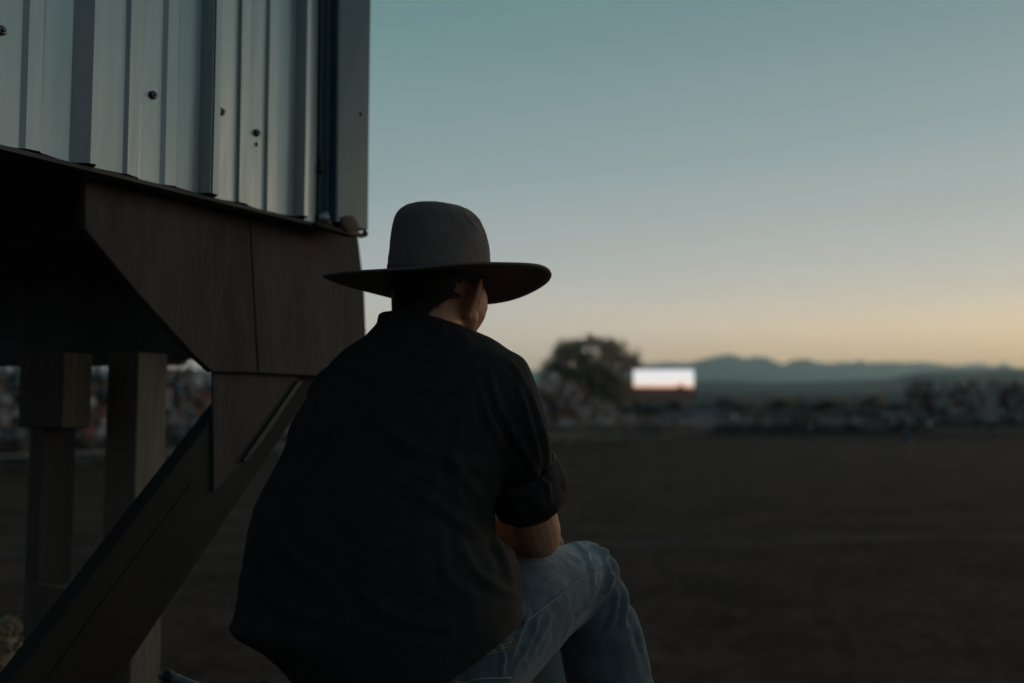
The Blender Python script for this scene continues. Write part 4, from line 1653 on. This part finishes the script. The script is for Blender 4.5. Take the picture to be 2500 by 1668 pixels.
# ears: bowl, rolled rim and lobe
def ear(s):
    """Flared ear standing off the side of the head; s=+1 is his right."""
    def e3(f, u, out):
        return hp(s * (0.0625 + out * (1.5 if s > 0 else 0.1)), f - 0.012, u - 0.042)
    rim = [(0.012, 0.012, 0.002), (0.004, 0.026, 0.010), (-0.010, 0.031, 0.016), (-0.021, 0.024, 0.0195), (-0.0255, 0.010, 0.0205), (-0.0245, -0.006, 0.0185), (-0.019, -0.020, 0.014), (-0.011, -0.031, 0.009), (-0.002, -0.036, 0.004), (0.006, -0.031, -0.002)]
    pts = [e3(*r) for r in rim]
    sm = []
    for i in range(len(pts) - 1):
        for k in range(3):
            sm.append(pts[i].lerp(pts[i + 1], k / 3))
    sm.append(pts[-1])
    n = len(sm)
    body.tube(sm, [0.0038 + 0.0010 * math.sin(math.pi * i / (n - 1)) for i in range(n)], 8)
    root = e3(0.006, -0.004, -0.010)
    for i in range(0, n - 1):
        body.caps(root.lerp(sm[i], 0.15), sm[i].lerp(root, 0.06), 0.006, 0.0026, 8)
    body.ball(e3(-0.004, -0.033, 0.006), (0.007, 0.008, 0.009), 10)


ear(1)
ear(-1)
bo = part('body', body, M_SKIN, man)
fuse(bo, 0.0025, 3, 0.45)
man_eyes = MB()
for s in (-1, 1):
    man_eyes.ball(hp(s * 0.031, 0.083, -0.012), 0.0085, 10, HROT)
# the hat presses the crown of the head in
wl = np.array(world_loc(bo))
v = get_v(bo.data)
w_ = v + wl
hb_ = np.array(P(1066.6, 677.4, 1.76))
m_ = (w_[:, 2] > hb_[2] - 0.01) & (np.hypot(w_[:, 0] - hb_[0], w_[:, 1] - hb_[1]) < 0.2)
dx_, dy_ = w_[:, 0] - hb_[0], w_[:, 1] - hb_[1]
f_ = dx_ * math.sin(0.2826) + dy_ * math.cos(0.2826)
s_ = dx_ * math.cos(0.2826) - dy_ * math.sin(0.2826)
q_ = np.sqrt((s_ / 0.070) ** 2 + (f_ / 0.084) ** 2)
k_ = np.where(m_ & (q_ > 1), 1 / np.maximum(q_, 1e-6), 1.0)
v[:, 0] = hb_[0] - wl[0] + dx_ * k_
v[:, 1] = hb_[1] - wl[1] + dy_ * k_
set_v(bo.data, v)
part('eyes', man_eyes, mat('eye', (0.5, 0.5, 0.48), 0.2), man, smooth=True)

# --- hair: cropped cap over the back and sides plus short strands
hair = MB()
cap = MB()
cap.ball(HC + hU * 0.012 + hF * -0.005, (0.0835, 0.099, 0.100), 110, HROT)
keep = {}
for i, v in enumerate(cap.v):
    d = Vector(v) - HC
    r, f, u = d.dot(HR), d.dot(hF), d.dot(hU)
    lim = -0.100 + 0.030 * max(0, (f + 0.06) / 0.05) + 0.006 * math.cos(r * 90)
    lim += 0.055 * min(1.0, max(0.0, (r - 0.034) / 0.028)) + 0.0015 * noise.noise(Vector((r, f, u)) * 120)
    if f > 0.0:
        lim = max(lim, -0.030 + 0.9 * (f - 0.0))
    if abs(r) > 0.055 and -0.045 < f < 0.022:
        lim = max(lim, -0.02)
    keep[i] = u > lim and v[2] < P(1066, 668, 1.76).z
hv = [Vector(v) for v in cap.v]
hf = [f for f in cap.f if all(keep[i] for i in f) and len(f) == 4]
nap = MB()
nc_ = hp(0, -0.022, -0.062)
q0_, q1_ = nb, hp(0, -0.020, -0.050)
nap.tube([q0_.lerp(q1_, k / 40) for k in range(41)], [0.0700 + (0.0625 - 0.0700) * k / 40 for k in range(41)], 100, cap=False)
nk_ = []
for v in nap.v:
    d = Vector(v) - HC
    r, f, u = d.dot(HR), d.dot(hF), d.dot(hU)
    nk_.append(f < 0.01 and r < 0.062 - 0.60 * max(0.0, -0.050 - u) + 0.0015 * noise.noise(Vector((r, f, u)) * 90) and u > -0.16)
o0 = len(hv)
hv += [Vector(v) for v in nap.v]
hf += [tuple(o0 + i for i in f) for f in nap.f if len(f) == 4 and all(nk_[i] for i in f)]
inner = [HC + (v - HC) * 0.90 for v in hv]
hair.add(hv, hf)
rng = random.Random(12)
for _ in range(6500):
    f = rng.choice(hf)
    a, b, c, d = (hv[i] for i in f)
    u_, v_ = rng.random(), rng.random()
    p = a.lerp(b, u_).lerp(d.lerp(c, u_), v_)
    nrm = (p - HC).normalized()
    dr_ = (nrm * 0.45 - hU * 1.0 + Vector((rng.gauss(0, .25), rng.gauss(0, .25), rng.gauss(0, .2)))).normalized()
    L_ = rng.uniform(0.004, 0.009)
    sdv = dr_.cross(nrm).normalized() * 0.00045
    hair.add([p - nrm * 0.001 - sdv, p - nrm * 0.001 + sdv, p + dr_ * L_], [(0, 1, 2)])
# short clipped fringe thinning out into the skin
allq = [f for f in cap.f if len(f) == 4]
for _ in range(5200):
    f = rng.choice(allq)
    a, b, c, d = (Vector(cap.v[i]) for i in f)
    p = a.lerp(b, rng.random()).lerp(d.lerp(c, rng.random()), rng.random())
    dd = p - HC
    r, ff, u = dd.dot(HR), dd.dot(hF), dd.dot(hU)
    if r < 0.005 or ff > 0.02 or u > -0.015 or u < -0.088 or p.z > P(1066, 668, 1.76).z:
        continue
    if rng.random() > math.exp(-max(0.0, r - 0.035) / 0.014):
        continue
    nrm = (p - HC).normalized()
    p = p - nrm * 0.006
    dr_ = (nrm * 0.35 - hU + Vector((rng.gauss(0, .2), rng.gauss(0, .2), rng.gauss(0, .2)))).normalized()
    sdv = dr_.cross(nrm).normalized() * 0.0004
    hair.add([p - sdv, p + sdv, p + dr_ * rng.uniform(0.003, 0.008)], [(0, 1, 2)])
ho_ = bpy.data.objects.new('hair', bpy.data.meshes.new('hair'))
ho_.data.from_pydata([tuple(Vector(v) - world_loc(man)) for v in hair.v], [], hair.f)
ho_.data.materials.append(M_HAIR)
ho_.data.polygons.foreach_set('use_smooth', [True] * len(ho_.data.polygons))
link(ho_, man)

# --- shirt
LT = [(782, 926), (797, 916), (820, 894), (859, 840), (890, 809), (919, 786), (970, 749), (1021, 715), (1046, 704), (1086, 699), (1123, 678), (1194, 636), (1233, 616), (1290, 602), (1346, 593),
      (1392, 585), (1431, 582), (1468, 575), (1491, 566), (1508, 556), (1525, 573), (1545, 612), (1562, 642), (1579, 668), (1596, 688), (1630, 712), (1668, 740), (1730, 775)]
RT = [(782, 1105), (797, 1145), (810, 1176), (830, 1214), (851, 1244), (864, 1266), (872, 1278), (885, 1287), (906, 1290), (961, 1292), (1024, 1280), (1100, 1255), (1200, 1222), (1245, 1210), (1318, 1211),
      (1352, 1255), (1403, 1272), (1460, 1276), (1511, 1277), (1600, 1275), (1730, 1270)]
YC = [(780, 1.72), (860, 1.69), (960, 1.66), (1200, 1.625), (1500, 1.60), (1730, 1.60)]
BT = [(782, 0.055), (810, 0.085), (850, 0.11), (920, 0.125), (1050, 0.145), (1200, 0.16), (1400, 0.175), (1600, 0.18), (1730, 0.17)]
ys_ = [779, 784, 790, 797, 804, 812, 821, 830, 840, 851, 862, 872, 884, 896, 910, 930, 955, 985, 1021, 1046, 1070, 1086, 1105, 1123, 1160, 1194, 1233, 1265, 1290, 1318, 1346, 1370, 1392, 1431, 1468, 1491, 1508, 1525, 1545, 1562, 1579, 1596, 1630, 1668, 1730]
rings = []
for y in ys_:
    yc = ip(YC, y)
    tw = float(np.interp(y, [780, 900, 1200, 1600], [0.05, 0.075, 0.06, 0.05]))
    rings.append(fitted((ip(LT, y), y), (ip(RT, y), y), yc + tw, yc - tw, ip(BT, y), n=96, ex=2.25))
sh = MB()
sh.rings(rings)
sl = [((1070, 880), (1285, 884), 1.64, .075), ((1105, 930), (1305, 925), 1.635, .085), ((1130, 980), (1321, 972), 1.635, .09), ((1150, 1035), (1338, 1026), 1.64, .092), ((1165, 1085), (1347, 1072), 1.65, .092),
      ((1178, 1130), (1349, 1104), 1.66, .09), ((1186, 1160), (1352, 1122), 1.665, .088)]
sh.rings([fitted(a, b, Y + .03, Y - .01, bb, dv=Vector((0, bb, 0.02)), n=48) for a, b, Y, bb in sl])
# left sleeve, hidden on the far side of the back
sh.caps(sh_l + Vector((0.01, 0, -0.01)), sh_l.lerp(el_l, 0.75), 0.085, 0.082, 24)
so = part('shirt', sh, M_SHIRT, man)
bm = bmesh.new()
bm.from_mesh(so.data)
bm.to_mesh(so.data)
bm.free()
fuse(so, 0.0058, 5, 0.5)
# shirt tail: slanting hem at his right side
wl = world_loc(so)
h0, h1 = P(1282, 1508, 1.60), P(1092, 1656, 1.52)
h2 = h0 + (h0 - Vector((0, 0, EYE))) * 0.2 + Vector((0, 0, 0.03))
nrm = (h1 - h0).cross(h2 - h0).normalized()
if nrm.z > 0:
    nrm = -nrm
bm = bmesh.new()
bm.from_mesh(so.data)
r = bmesh.ops.bisect_plane(bm, geom=bm.verts[:] + bm.edges[:] + bm.faces[:], plane_co=h0 - wl, plane_no=nrm, clear_outer=True)
ed = [e for e in bm.edges if e.is_boundary]
bmesh.ops.holes_fill(bm, edges=ed, sides=0)
for f in bm.faces:
    f.smooth = True
bm.to_mesh(so.data)
bm.free()
creases(so, [
    ([(1195, 905), (1215, 985), (1258, 1070), (1300, 1135), (1318, 1180)], 0.0065, 9),
    ([(1262, 935), (1285, 1000), (1305, 1075), (1322, 1140)], 0.0055, 7),
    ([(1295, 955), (1318, 1020), (1335, 1095), (1342, 1150)], 0.0050, 6),
    ([(1240, 880), (1262, 905), (1285, 945)], 0.0035, 7),
    ([(1165, 925), (1190, 1010), (1225, 1080), (1262, 1150)], 0.0045, 10),
    ([(1140, 1000), (1105, 1120), (1120, 1220)], 0.0032, 13),
    ([(1085, 1080), (1130, 1160), (1195, 1240)], 0.0032, 11),
    ([(900, 1010), (1000, 1090), (1110, 1130), (1200, 1150)], 0.0032, 16),
    ([(960, 1170), (1060, 1230), (1150, 1290), (1205, 1330)], 0.0032, 13),
    ([(1075, 1290), (1085, 1390), (1110, 1430), (1170, 1460)], 0.0032, 12),
    ([(1130, 1340), (1165, 1400), (1225, 1440), (1270, 1455)], 0.0032, 11),
    ([(1200, 1300), (1225, 1350), (1250, 1420)], 0.005, 9),
    ([(800, 940), (760, 1060), (730, 1180)], 0.0040, 15),
    ([(870, 980), (800, 1130), (720, 1290), (650, 1380)], 0.0040, 18),
    ([(640, 1240), (700, 1350), (800, 1430)], 0.0040, 16),
    ([(600, 1420), (720, 1500), (880, 1540)], 0.0040, 17),
    ([(860, 1430), (960, 1510), (1100, 1530)], 0.0040, 15),
    ([(930, 830), (1060, 870), (1200, 862)], 0.0025, 9),
], 1.70)
roughen(so, 0.0022, 0.05, 3)
# yoke seam and collar
nk = P(1052, 792, 1.735)
col = MB()
cr = []
for k in range(41):
    a = 2 * math.pi * k / 40
    cr.append(a)
colpts_out, layers = [], []
cl, crr = P(928, 806, 1.76), P(1166, 842, 1.73)
cc = (cl + crr) / 2
hx = (crr - cl) / 2
hy = Vector((-hx.y, hx.x, 0)).normalized() * 0.098 + UP * -0.014     # front of the collar sits lower
for rad, up_, in_ in ((1.10, -0.075, 0), (1.07, -0.045, 0), (1.04, -0.020, 0), (1.02, 0.0, 0), (0.985, 0.017, 0), (0.955, 0.019, 0), (0.925, 0.012, 0), (0.93, -0.012, 0), (0.95, -0.06, 0)):
    lay = []
    for a in np.linspace(0, 2 * math.pi, 48, endpoint=False):
        rise = max(0.0, -math.sin(a)) * 0.004
        lay.append(cc + hx * (rad * math.cos(a)) + hy * (rad * math.sin(a)) + UP * (up_ + rise))
    layers.append(lay)
col.rings(layers + [layers[0]], cap=False)
co = part('collar', col, M_SHIRT, so, smooth=True)
m_ = co.modifiers.new('soft', 'SUBSURF')
m_.levels = m_.render_levels = 1
bake(co)
roughen(co, 0.0018, 0.03, 2, 4.0)
# rolled cuff
cf = MB()
cs = [((1184, 1158), (1350, 1112), 1.665, .088, 1.0), ((1184, 1168), (1362, 1122), 1.665, .097, 1.0), ((1188, 1190), (1378, 1146), 1.672, .104, 1.0), ((1196, 1215), (1390, 1176), 1.685, .105, 1.0),
      ((1204, 1236), (1388, 1196), 1.695, .100, 1.0), ((1216, 1246), (1376, 1212), 1.70, .088, 1.0), ((1232, 1240), (1362, 1210), 1.70, .072, 1.0), ((1240, 1215), (1352, 1185), 1.69, .062, 1.0)]
cf.rings([fitted(a, b, Y + .03, Y - .01, bb, dv=Vector((0.0, bb, 0.030)), n=56, ex=2.1) for a, b, Y, bb, _ in cs], cap=False)
cuff = part('cuff', cf, M_SHIRT, so, smooth=True)
m_ = cuff.modifiers.new('soft', 'SUBSURF')
m_.levels = m_.render_levels = 2
bake(cuff)
creases(cuff, [([(1200, 1205), (1290, 1215), (1375, 1160)], 0.004, 7), ([(1300, 1150), (1340, 1190), (1345, 1225)], 0.0035, 6), ([(1365, 1130), (1380, 1170), (1378, 1195)], 0.003, 5), ([(1230, 1180), (1260, 1225), (1265, 1262)], 0.003, 6)], 1.72)
roughen(cuff, 0.0028, 0.028, 2, 9.0)

# --- jeans
je = MB()
je.ball(P(1000, 1650, 1.68), (0.165, 0.13, 0.115), 30)
je.caps(hip_r, hip_r.lerp(kn_r, .5) + Vector((0, 0, 0.024)), 0.098, 0.092, 30)
je.caps(hip_r.lerp(kn_r, .5) + Vector((0, 0, 0.024)), kn_r, 0.092, 0.066, 30)
je.caps(kn_r, kn_r.lerp(an_r, .3), 0.068, 0.079, 30)
je.caps(kn_r.lerp(an_r, .3), an_r, 0.079, 0.084, 30)
je.caps(hip_l, kn_l, 0.094, 0.068, 24)
je.caps(kn_l, an_l, 0.069, 0.078, 24)
M_JEANS = mat('worn and sky lit blue denim', (0.068, 0.093, 0.113), 0.85, vscale=16, col2=(0.138, 0.172, 0.196), bump=0.35, bscale=380, spec=0.15, sheen=0.4)
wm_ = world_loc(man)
wear_highlight(M_JEANS, [(tuple(P(1415, 1335, 1.90) - wm_), 0.105, 0.62), (tuple(P(1330, 1400, 1.80) - wm_), 0.11, 0.15)])  # knee and thigh top paled in the colour: denim wear plus painted skylight
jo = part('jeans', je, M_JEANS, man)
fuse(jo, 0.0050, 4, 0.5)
creases(jo, [
    ([(1408, 1327), (1432, 1350), (1447, 1395), (1450, 1425)], 0.0067, 5),
    ([(1452, 1332), (1476, 1352), (1488, 1390)], 0.0067, 5),
    ([(1470, 1340), (1495, 1368), (1512, 1400)], 0.0060, 4),
    ([(1486, 1384), (1490, 1410), (1478, 1440)], 0.0075, 5),
    ([(1500, 1400), (1484, 1440), (1452, 1482)], 0.0075, 6),
    ([(1522, 1425), (1528, 1470), (1522, 1530)], 0.0075, 6),
    ([(1512, 1440), (1500, 1500), (1478, 1545)], 0.0060, 7),
    ([(1540, 1475), (1562, 1550), (1585, 1640)], 0.0060, 6),
    ([(1470, 1420), (1440, 1470), (1412, 1500)], 0.0067, 6),
    ([(1292, 1500), (1272, 1540), (1250, 1600)], 0.0053, 5),
    ([(1316, 1505), (1298, 1560), (1262, 1625)], 0.0053, 5),
    ([(1345, 1500), (1330, 1540), (1300, 1590)], 0.0037, 5),
    ([(1385, 1350), (1420, 1372), (1440, 1375)], 0.0037, 5),
    ([(1210, 1560), (1230, 1600), (1225, 1650)], 0.0045, 6),
], 2.1)
roughen(jo, 0.0016, 0.022, 2, 2.0)


def surf_line(o, pts, r, m, name, par, lift=0.0015, step=5):
    """A thread laid on the surface of a garment along photo pixels."""
    wl_ = world_loc(o)
    dg = bpy.context.evaluated_depsgraph_get()
    dense = []
    for (ax, ay), (bx, by) in zip(pts[:-1], pts[1:]):
        k = max(1, int(math.hypot(bx - ax, by - ay) / step))
        dense += [(ax + (bx - ax) * i / k, ay + (by - ay) * i / k) for i in range(k)]
    dense.append(pts[-1])
    from mathutils.bvhtree import BVHTree
    key = o.name
    if key not in surf_line.c:
        surf_line.c[key] = BVHTree.FromPolygons([v.co.copy() for v in o.data.vertices], [tuple(p.vertices) for p in o.data.polygons])
    tr_ = surf_line.c[key]
    eye = Vector((0, 0, EYE)) - wl_
    out = []
    for x, y in dense:
        d = (P(x, y, 1.0) - Vector((0, 0, EYE))).normalized()
        hit, nn, _, _ = tr_.ray_cast(eye, d)
        if hit is not None:
            out.append(hit + wl_ + nn * lift * (1 if nn.dot(d) < 0 else -1))
    if len(out) < 2:
        return None
    mb = MB()
    mb.tube(out, r, 6)
    return part(name, mb, m, par, smooth=True)


surf_line.c = {}
surf_line(jo, [(1276, 1527), (1308, 1500), (1371, 1453), (1418, 1417), (1453, 1394), (1485, 1381)], 0.0016, M_JEANS, 'outseam', jo, 0.0006)
surf_line(jo, [(1282, 1518), (1310, 1496), (1371, 1449), (1418, 1413), (1453, 1390), (1484, 1378)], 0.0011, M_STITCH, 'stitching', jo, 0.0018)
surf_line(jo, [(1175, 1601), (1200, 1596), (1226, 1590), (1228, 1572)], 0.0008, M_THREAD, 'pocket_stitching', jo, 0.0015)
surf_line(jo, [(1185, 1592), (1226, 1584), (1262, 1573)], 0.0008, M_THREAD, 'pocket_stitching', jo, 0.0015)
surf_line(jo, [(1193, 1582), (1226, 1577), (1258, 1560)], 0.0008, M_THREAD, 'pocket_stitching', jo, 0.0015)
surf_line(jo, [(1110, 1664), (1135, 1668), (1155, 1658), (1200, 1656), (1245, 1655)], 0.0013, M_STITCH, 'seat_seam', jo, 0.0015)

M_SEAM = mat('shirt seam', (0.028, 0.027, 0.028), 0.85, spec=0.2)
surf_line(so, [(820, 905), (920, 945), (1050, 962), (1180, 948), (1275, 905)], 0.0008, M_SEAM, 'yoke_seam', so, 0.0003)

# --- boots
for a_, k_ in ((an_r, 1), (an_l, -1)):
    mb = MB()
    sole = a_ + Vector((0, 0, -0.10))
    mb.caps(a_ + Vector((0, 0, 0.05)), a_ + Vector((0, 0, -0.06)), 0.052, 0.044, 20)
    mb.caps(a_ + Vector((0, 0, -0.075)), a_ + FV * 0.10 + Vector((0, 0, -0.085)), 0.042, 0.044, 20)
    mb.caps(a_ + FV * 0.08 + Vector((0, 0, -0.088)), a_ + FV * 0.19 + Vector((0, 0, -0.098)), 0.043, 0.022, 20)
    mb.box(a_ + FV * -0.02 + Vector((0, 0, -0.115)), (0.06, 0.06, 0.04), ax=[RV, FV, UP])
    bt = part('boot', mb, M_BOOT, man)
    fuse(bt, 0.006, 3)

# --- hat
HPSI, HPHI, HRHO = 0.2826, -0.0019, -0.0197
BRS, BRF, CSIDE, DF, DB, OFS, PW = 0.2022, 0.199, 0.004, 0.0301, 0.0105, 0.0047, 1.6434
BC = P(1066.6, 677.4, 1.76)


def hat_pt(S, F_, U):
    S2 = S * math.cos(HRHO) + U * math.sin(HRHO)
    U2 = -S * math.sin(HRHO) + U * math.cos(HRHO)
    F3 = F_ * math.cos(HPHI) + U2 * math.sin(HPHI)
    U3 = -F_ * math.sin(HPHI) + U2 * math.cos(HPHI)
    return BC + Vector((S2 * math.cos(HPSI) + F3 * math.sin(HPSI), -S2 * math.sin(HPSI) + F3 * math.cos(HPSI), U3))


hat = bpy.data.objects.new('hat', None)
hat.location = BC - world_loc(man)
link(hat, man)
mb = MB()
NB, QN = 96, 11


def brim_ring(q, dz):
    out = []
    for k in range(NB):
        th = 2 * math.pi * k / NB
        s_, c_ = math.sin(th), math.cos(th)
        S = (0.078 + (BRS - 0.078) * q) * s_
        F_ = (0.094 + (BRF - 0.094) * q) * c_ + OFS * q
        U = q ** PW * (CSIDE * abs(s_) ** 2.5 - (DF if c_ > 0 else DB) * c_ * c_)
        U += q * (0.0014 * math.sin(3 * th + 1.0) + 0.0008 * math.sin(7 * th + 2.0))
        out.append(hat_pt(S, F_, U + dz))
    return out


qs_ = [k / (QN - 1) for k in range(QN)]
rr = [brim_ring(q, 0.0022) for q in qs_] + [brim_ring(1.010, 0.0)] + [brim_ring(q, -0.0022) for q in reversed(qs_)]
mb.rings(rr + [rr[0]], cap=False)
br = part('brim', mb, M_FELT, hat, smooth=True)
# crown
CL = [(470, 1060), (487, 1030), (489, 1022), (494, 1003), (502, 986), (510, 977), (518, 970.5), (536, 961.5), (575, 954.5), (617, 950), (645, 946.5), (665, 946), (690, 946)]
CR = [(470, 1070), (487, 1100), (489, 1112), (494, 1134), (502, 1152), (511, 1164), (527, 1180), (554, 1191), (590, 1196), (629, 1197.5), (645, 1199), (665, 1199.5), (690, 1199.5)]
cyv = [487.5, 489, 491, 494, 498, 502, 507, 512, 518, 526, 536, 548, 560, 575, 590, 605, 620, 635, 650, 665, 680]
rings = []
for y in cyv:
    l, r_ = ip(CL, y), ip(CR, y)
    ctr = hat_pt(0, 0, 0)
    yy = y + 12.0 * max(0.0, (650 - y) / 160) ** 1.5
    half = (P(r_, y, 1.76) - P(l, y, 1.76)).length / 2
    rings.append(fitted((l, yy), (r_, yy), 1.76, 1.76, 0, dv=Vector((0.30, 1, 0)).normalized() * half * 1.10, n=96, ex=2.05))
mb = MB()
mb.rings(rings)
cw = part('crown', mb, M_FELT, hat)
fuse(cw, 0.0032, 3, 0.5)
wl = np.array(world_loc(cw))
v = get_v(cw.data)
n = get_n(cw.data)
w = v + wl
loc = w - np.array(BC)
hFv = np.array([math.sin(HPSI), math.cos(HPSI), 0])
hSv = np.array([math.cos(HPSI), -math.sin(HPSI), 0])
f_, s_ = loc @ hFv, loc @ hSv
u_ = loc[:, 2]
push = np.zeros(len(v))
for sg in (1, -1):                                      # pinches at the front of the crown, one each side
    a = np.exp(-(((f_ - 0.060) / 0.030) ** 2 + ((u_ - 0.100) / 0.028) ** 2)) * (s_ * sg > 0)
    push += a * 0.006 * np.clip(np.abs(s_) / 0.03, 0, 1)
crease = np.exp(-(s_ / 0.022) ** 2) * np.clip((f_ + 0.02) / 0.05, 0, 1) * np.clip((0.11 - f_) / 0.04, 0, 1) * (u_ > 0.115)
v2 = v - n * push[:, None]
v2[:, 2] -= crease * 0.016
# a soft fold line where the pinch meets the side
px_, py_ = proj(v2 + wl)
vd_ = np.array([0, 0, EYE]) - w
vd_ /= np.linalg.norm(vd_, axis=1)[:, None]
face_ = np.clip((n * vd_).sum(1) * 1.6 - 0.15, 0, 1)
d_, t_ = seg_dist(px_, py_, [(1128, 500), (1136, 520), (1147, 538), (1160, 553), (1174, 562)])
near_ = (w[:, 1] < 1.86)
v2 += n * (0.0050 * face_ * np.exp(-(d_ / 4.0) ** 2) * near_ * np.sin(np.pi * np.clip(t_, 0.02, 0.98)))[:, None]
d2_, t2_ = seg_dist(px_, py_, [(1142, 508), (1155, 528), (1172, 550)])
v2 -= n * (0.0080 * face_ * np.exp(-(d2_ / 9.0) ** 2) * near_ * np.sin(np.pi * np.clip(t2_, 0.02, 0.98)))[:, None]
set_v(cw.data, v2)
roughen(cw, 0.0008, 0.02, 2, 6.0)
# ribbon round the foot of the crown
mb = MB()
lay = []
for y, gr in ((655, 0.0), (655.5, 0.0010), (662, 0.0013), (674, 0.0013), (680, 0.0)):
    e_ = gr * 1380
    half = (P(ip(CR, y), y, 1.76) - P(ip(CL, y), y, 1.76)).length / 2 + gr
    lay.append(fitted((ip(CL, y) - e_, y), (ip(CR, y) + e_, y), 1.76, 1.76, 0, dv=Vector((0.30, 1, 0)).normalized() * half * 1.10, n=96, ex=2.05))
mb.rings(lay, cap=False)
part('band', mb, M_BAND, hat, smooth=True)

# ------------------------------------------------------------------ fair-haired person standing below, behind the post
FY = 3.3
fq = P(6, 1500, FY)
tall = fq.z - 0.035
ft = thing('person', 'sandy haired person in dark clothes standing low behind the post at the left edge', 'person', (fq.x, FY, 0))
b2 = MB()
hc = Vector((fq.x, FY, tall - 0.118))
b2.ball(hc, (0.076, 0.096, 0.115), 20)
b2.ball(hc + Vector((0.0, 0.09, -0.02)), 0.018, 10)
b2.ball(hc + Vector((0, 0.05, -0.09)), (0.04, 0.04, 0.03), 10)
for s in (-1, 1):
    b2.ball(hc + Vector((s * 0.078, 0, -0.015)), (0.010, 0.018, 0.03), 10)
zsh = tall - 0.31
b2.caps(hc + Vector((0, -0.01, -0.08)), (fq.x, FY - 0.02, zsh), 0.055, 0.06, 16)
for s in (-1, 1):
    b2.caps((fq.x, FY, zsh - 0.03), (fq.x + s * 0.17, FY, zsh - 0.06), 0.07, 0.06, 14)
    e = Vector((fq.x + s * 0.24, FY - 0.02, zsh - 0.34))
    wv = Vector((fq.x + s * 0.22, FY + 0.12, zsh - 0.58))
    b2.caps((fq.x + s * 0.18, FY, zsh - 0.06), e, 0.052, 0.042, 14)
    b2.caps(e, wv, 0.042, 0.028, 14)
    b2.ball(wv + Vector((0, 0.02, -0.05)), (0.02, 0.035, 0.05), 10)
    for k in range(4):
        b2.caps(wv + Vector((0, 0.045 - 0.02 * k, -0.08)), wv + Vector((0, 0.05 - 0.02 * k, -0.145 + 0.006 * abs(k - 1))), 0.009, 0.007, 8)
    b2.caps(wv + Vector((0, 0.04, -0.03)), wv + Vector((-s * 0.015, 0.085, -0.08)), 0.011, 0.008, 8)
    b2.caps((fq.x + s * 0.09, FY, zsh - 0.55), (fq.x + s * 0.10, FY + 0.02, 0.48), 0.09, 0.06, 14)
    b2.caps((fq.x + s * 0.10, FY + 0.02, 0.48), (fq.x + s * 0.11, FY, 0.09), 0.058, 0.04, 14)
    b2.caps((fq.x + s * 0.11, FY, 0.045), (fq.x + s * 0.13, FY + 0.17, 0.035), 0.045, 0.035, 12)
b2.caps((fq.x, FY, zsh - 0.08), (fq.x, FY, zsh - 0.52), 0.13, 0.125, 18)
fb = part('body', b2, M_SKIN, ft)
fuse(fb, 0.008, 3)
M_TEE = mat('dark jacket', (0.018, 0.020, 0.022), 0.85, bump=0.2, bscale=120)
b3 = MB()
b3.caps((fq.x, FY, zsh - 0.09), (fq.x, FY, zsh - 0.54), 0.150, 0.148, 20)
for s in (-1, 1):
    e = Vector((fq.x + s * 0.24, FY - 0.02, zsh - 0.34))
    wv = Vector((fq.x + s * 0.22, FY + 0.12, zsh - 0.56))
    b3.caps((fq.x, FY, zsh - 0.035), (fq.x + s * 0.17, FY, zsh - 0.06), 0.082, 0.075, 16)
    b3.caps((fq.x + s * 0.18, FY, zsh - 0.06), e, 0.068, 0.057, 16)
    b3.caps(e, wv, 0.057, 0.045, 16)
jk = part('jacket', b3, M_TEE, ft)
fuse(jk, 0.010, 4)
b4 = MB()
for s in (-1, 1):
    b4.caps((fq.x + s * 0.09, FY, zsh - 0.58), (fq.x + s * 0.10, FY + 0.02, 0.48), 0.105, 0.075, 16)
    b4.caps((fq.x + s * 0.10, FY + 0.02, 0.48), (fq.x + s * 0.11, FY, 0.10), 0.075, 0.065, 16)
tz = part('trousers', b4, M_DENIM, ft)
fuse(tz, 0.012, 3)
# tousled hair: a cap of overlapping locks
M_SANDY = mat('sandy hair', (0.26, 0.19, 0.105), 0.55, vscale=50, col2=(0.40, 0.31, 0.19))
hb = MB()
rng = random.Random(31)
hb.ball(hc + Vector((0, -0.010, 0.012)), (0.083, 0.100, 0.112), 22)
for _ in range(520):
    a = rng.uniform(0, 2 * math.pi)
    e = rng.uniform(-0.35, 1.5)
    dn_ = Vector((math.cos(a) * math.cos(e), math.sin(a) * math.cos(e), math.sin(e)))
    if (dn_.y > 0.55 and dn_.z < 0.45) or dn_.z < 0.0:
        continue
    p = hc + Vector((dn_.x * 0.084, dn_.y * 0.102 - 0.01, dn_.z * 0.116 + 0.012))
    sweep = (Vector((rng.gauss(0.5, .5), rng.gauss(0, .6), rng.gauss(-0.1, .5))) + dn_ * 0.35)
    sweep = (sweep - dn_ * sweep.dot(dn_) * 0.75).normalized()
    L_ = rng.uniform(0.018, 0.04)
    q1 = p + sweep * L_ * 0.5 + dn_ * 0.006
    q2 = p + sweep * L_ + dn_ * rng.uniform(-0.004, 0.008)
    hb.tube([p - dn_ * 0.004, q1, q2], [0.0045, 0.0036, 0.0006], 5)
part('hair', hb, M_SANDY, ft, smooth=True)
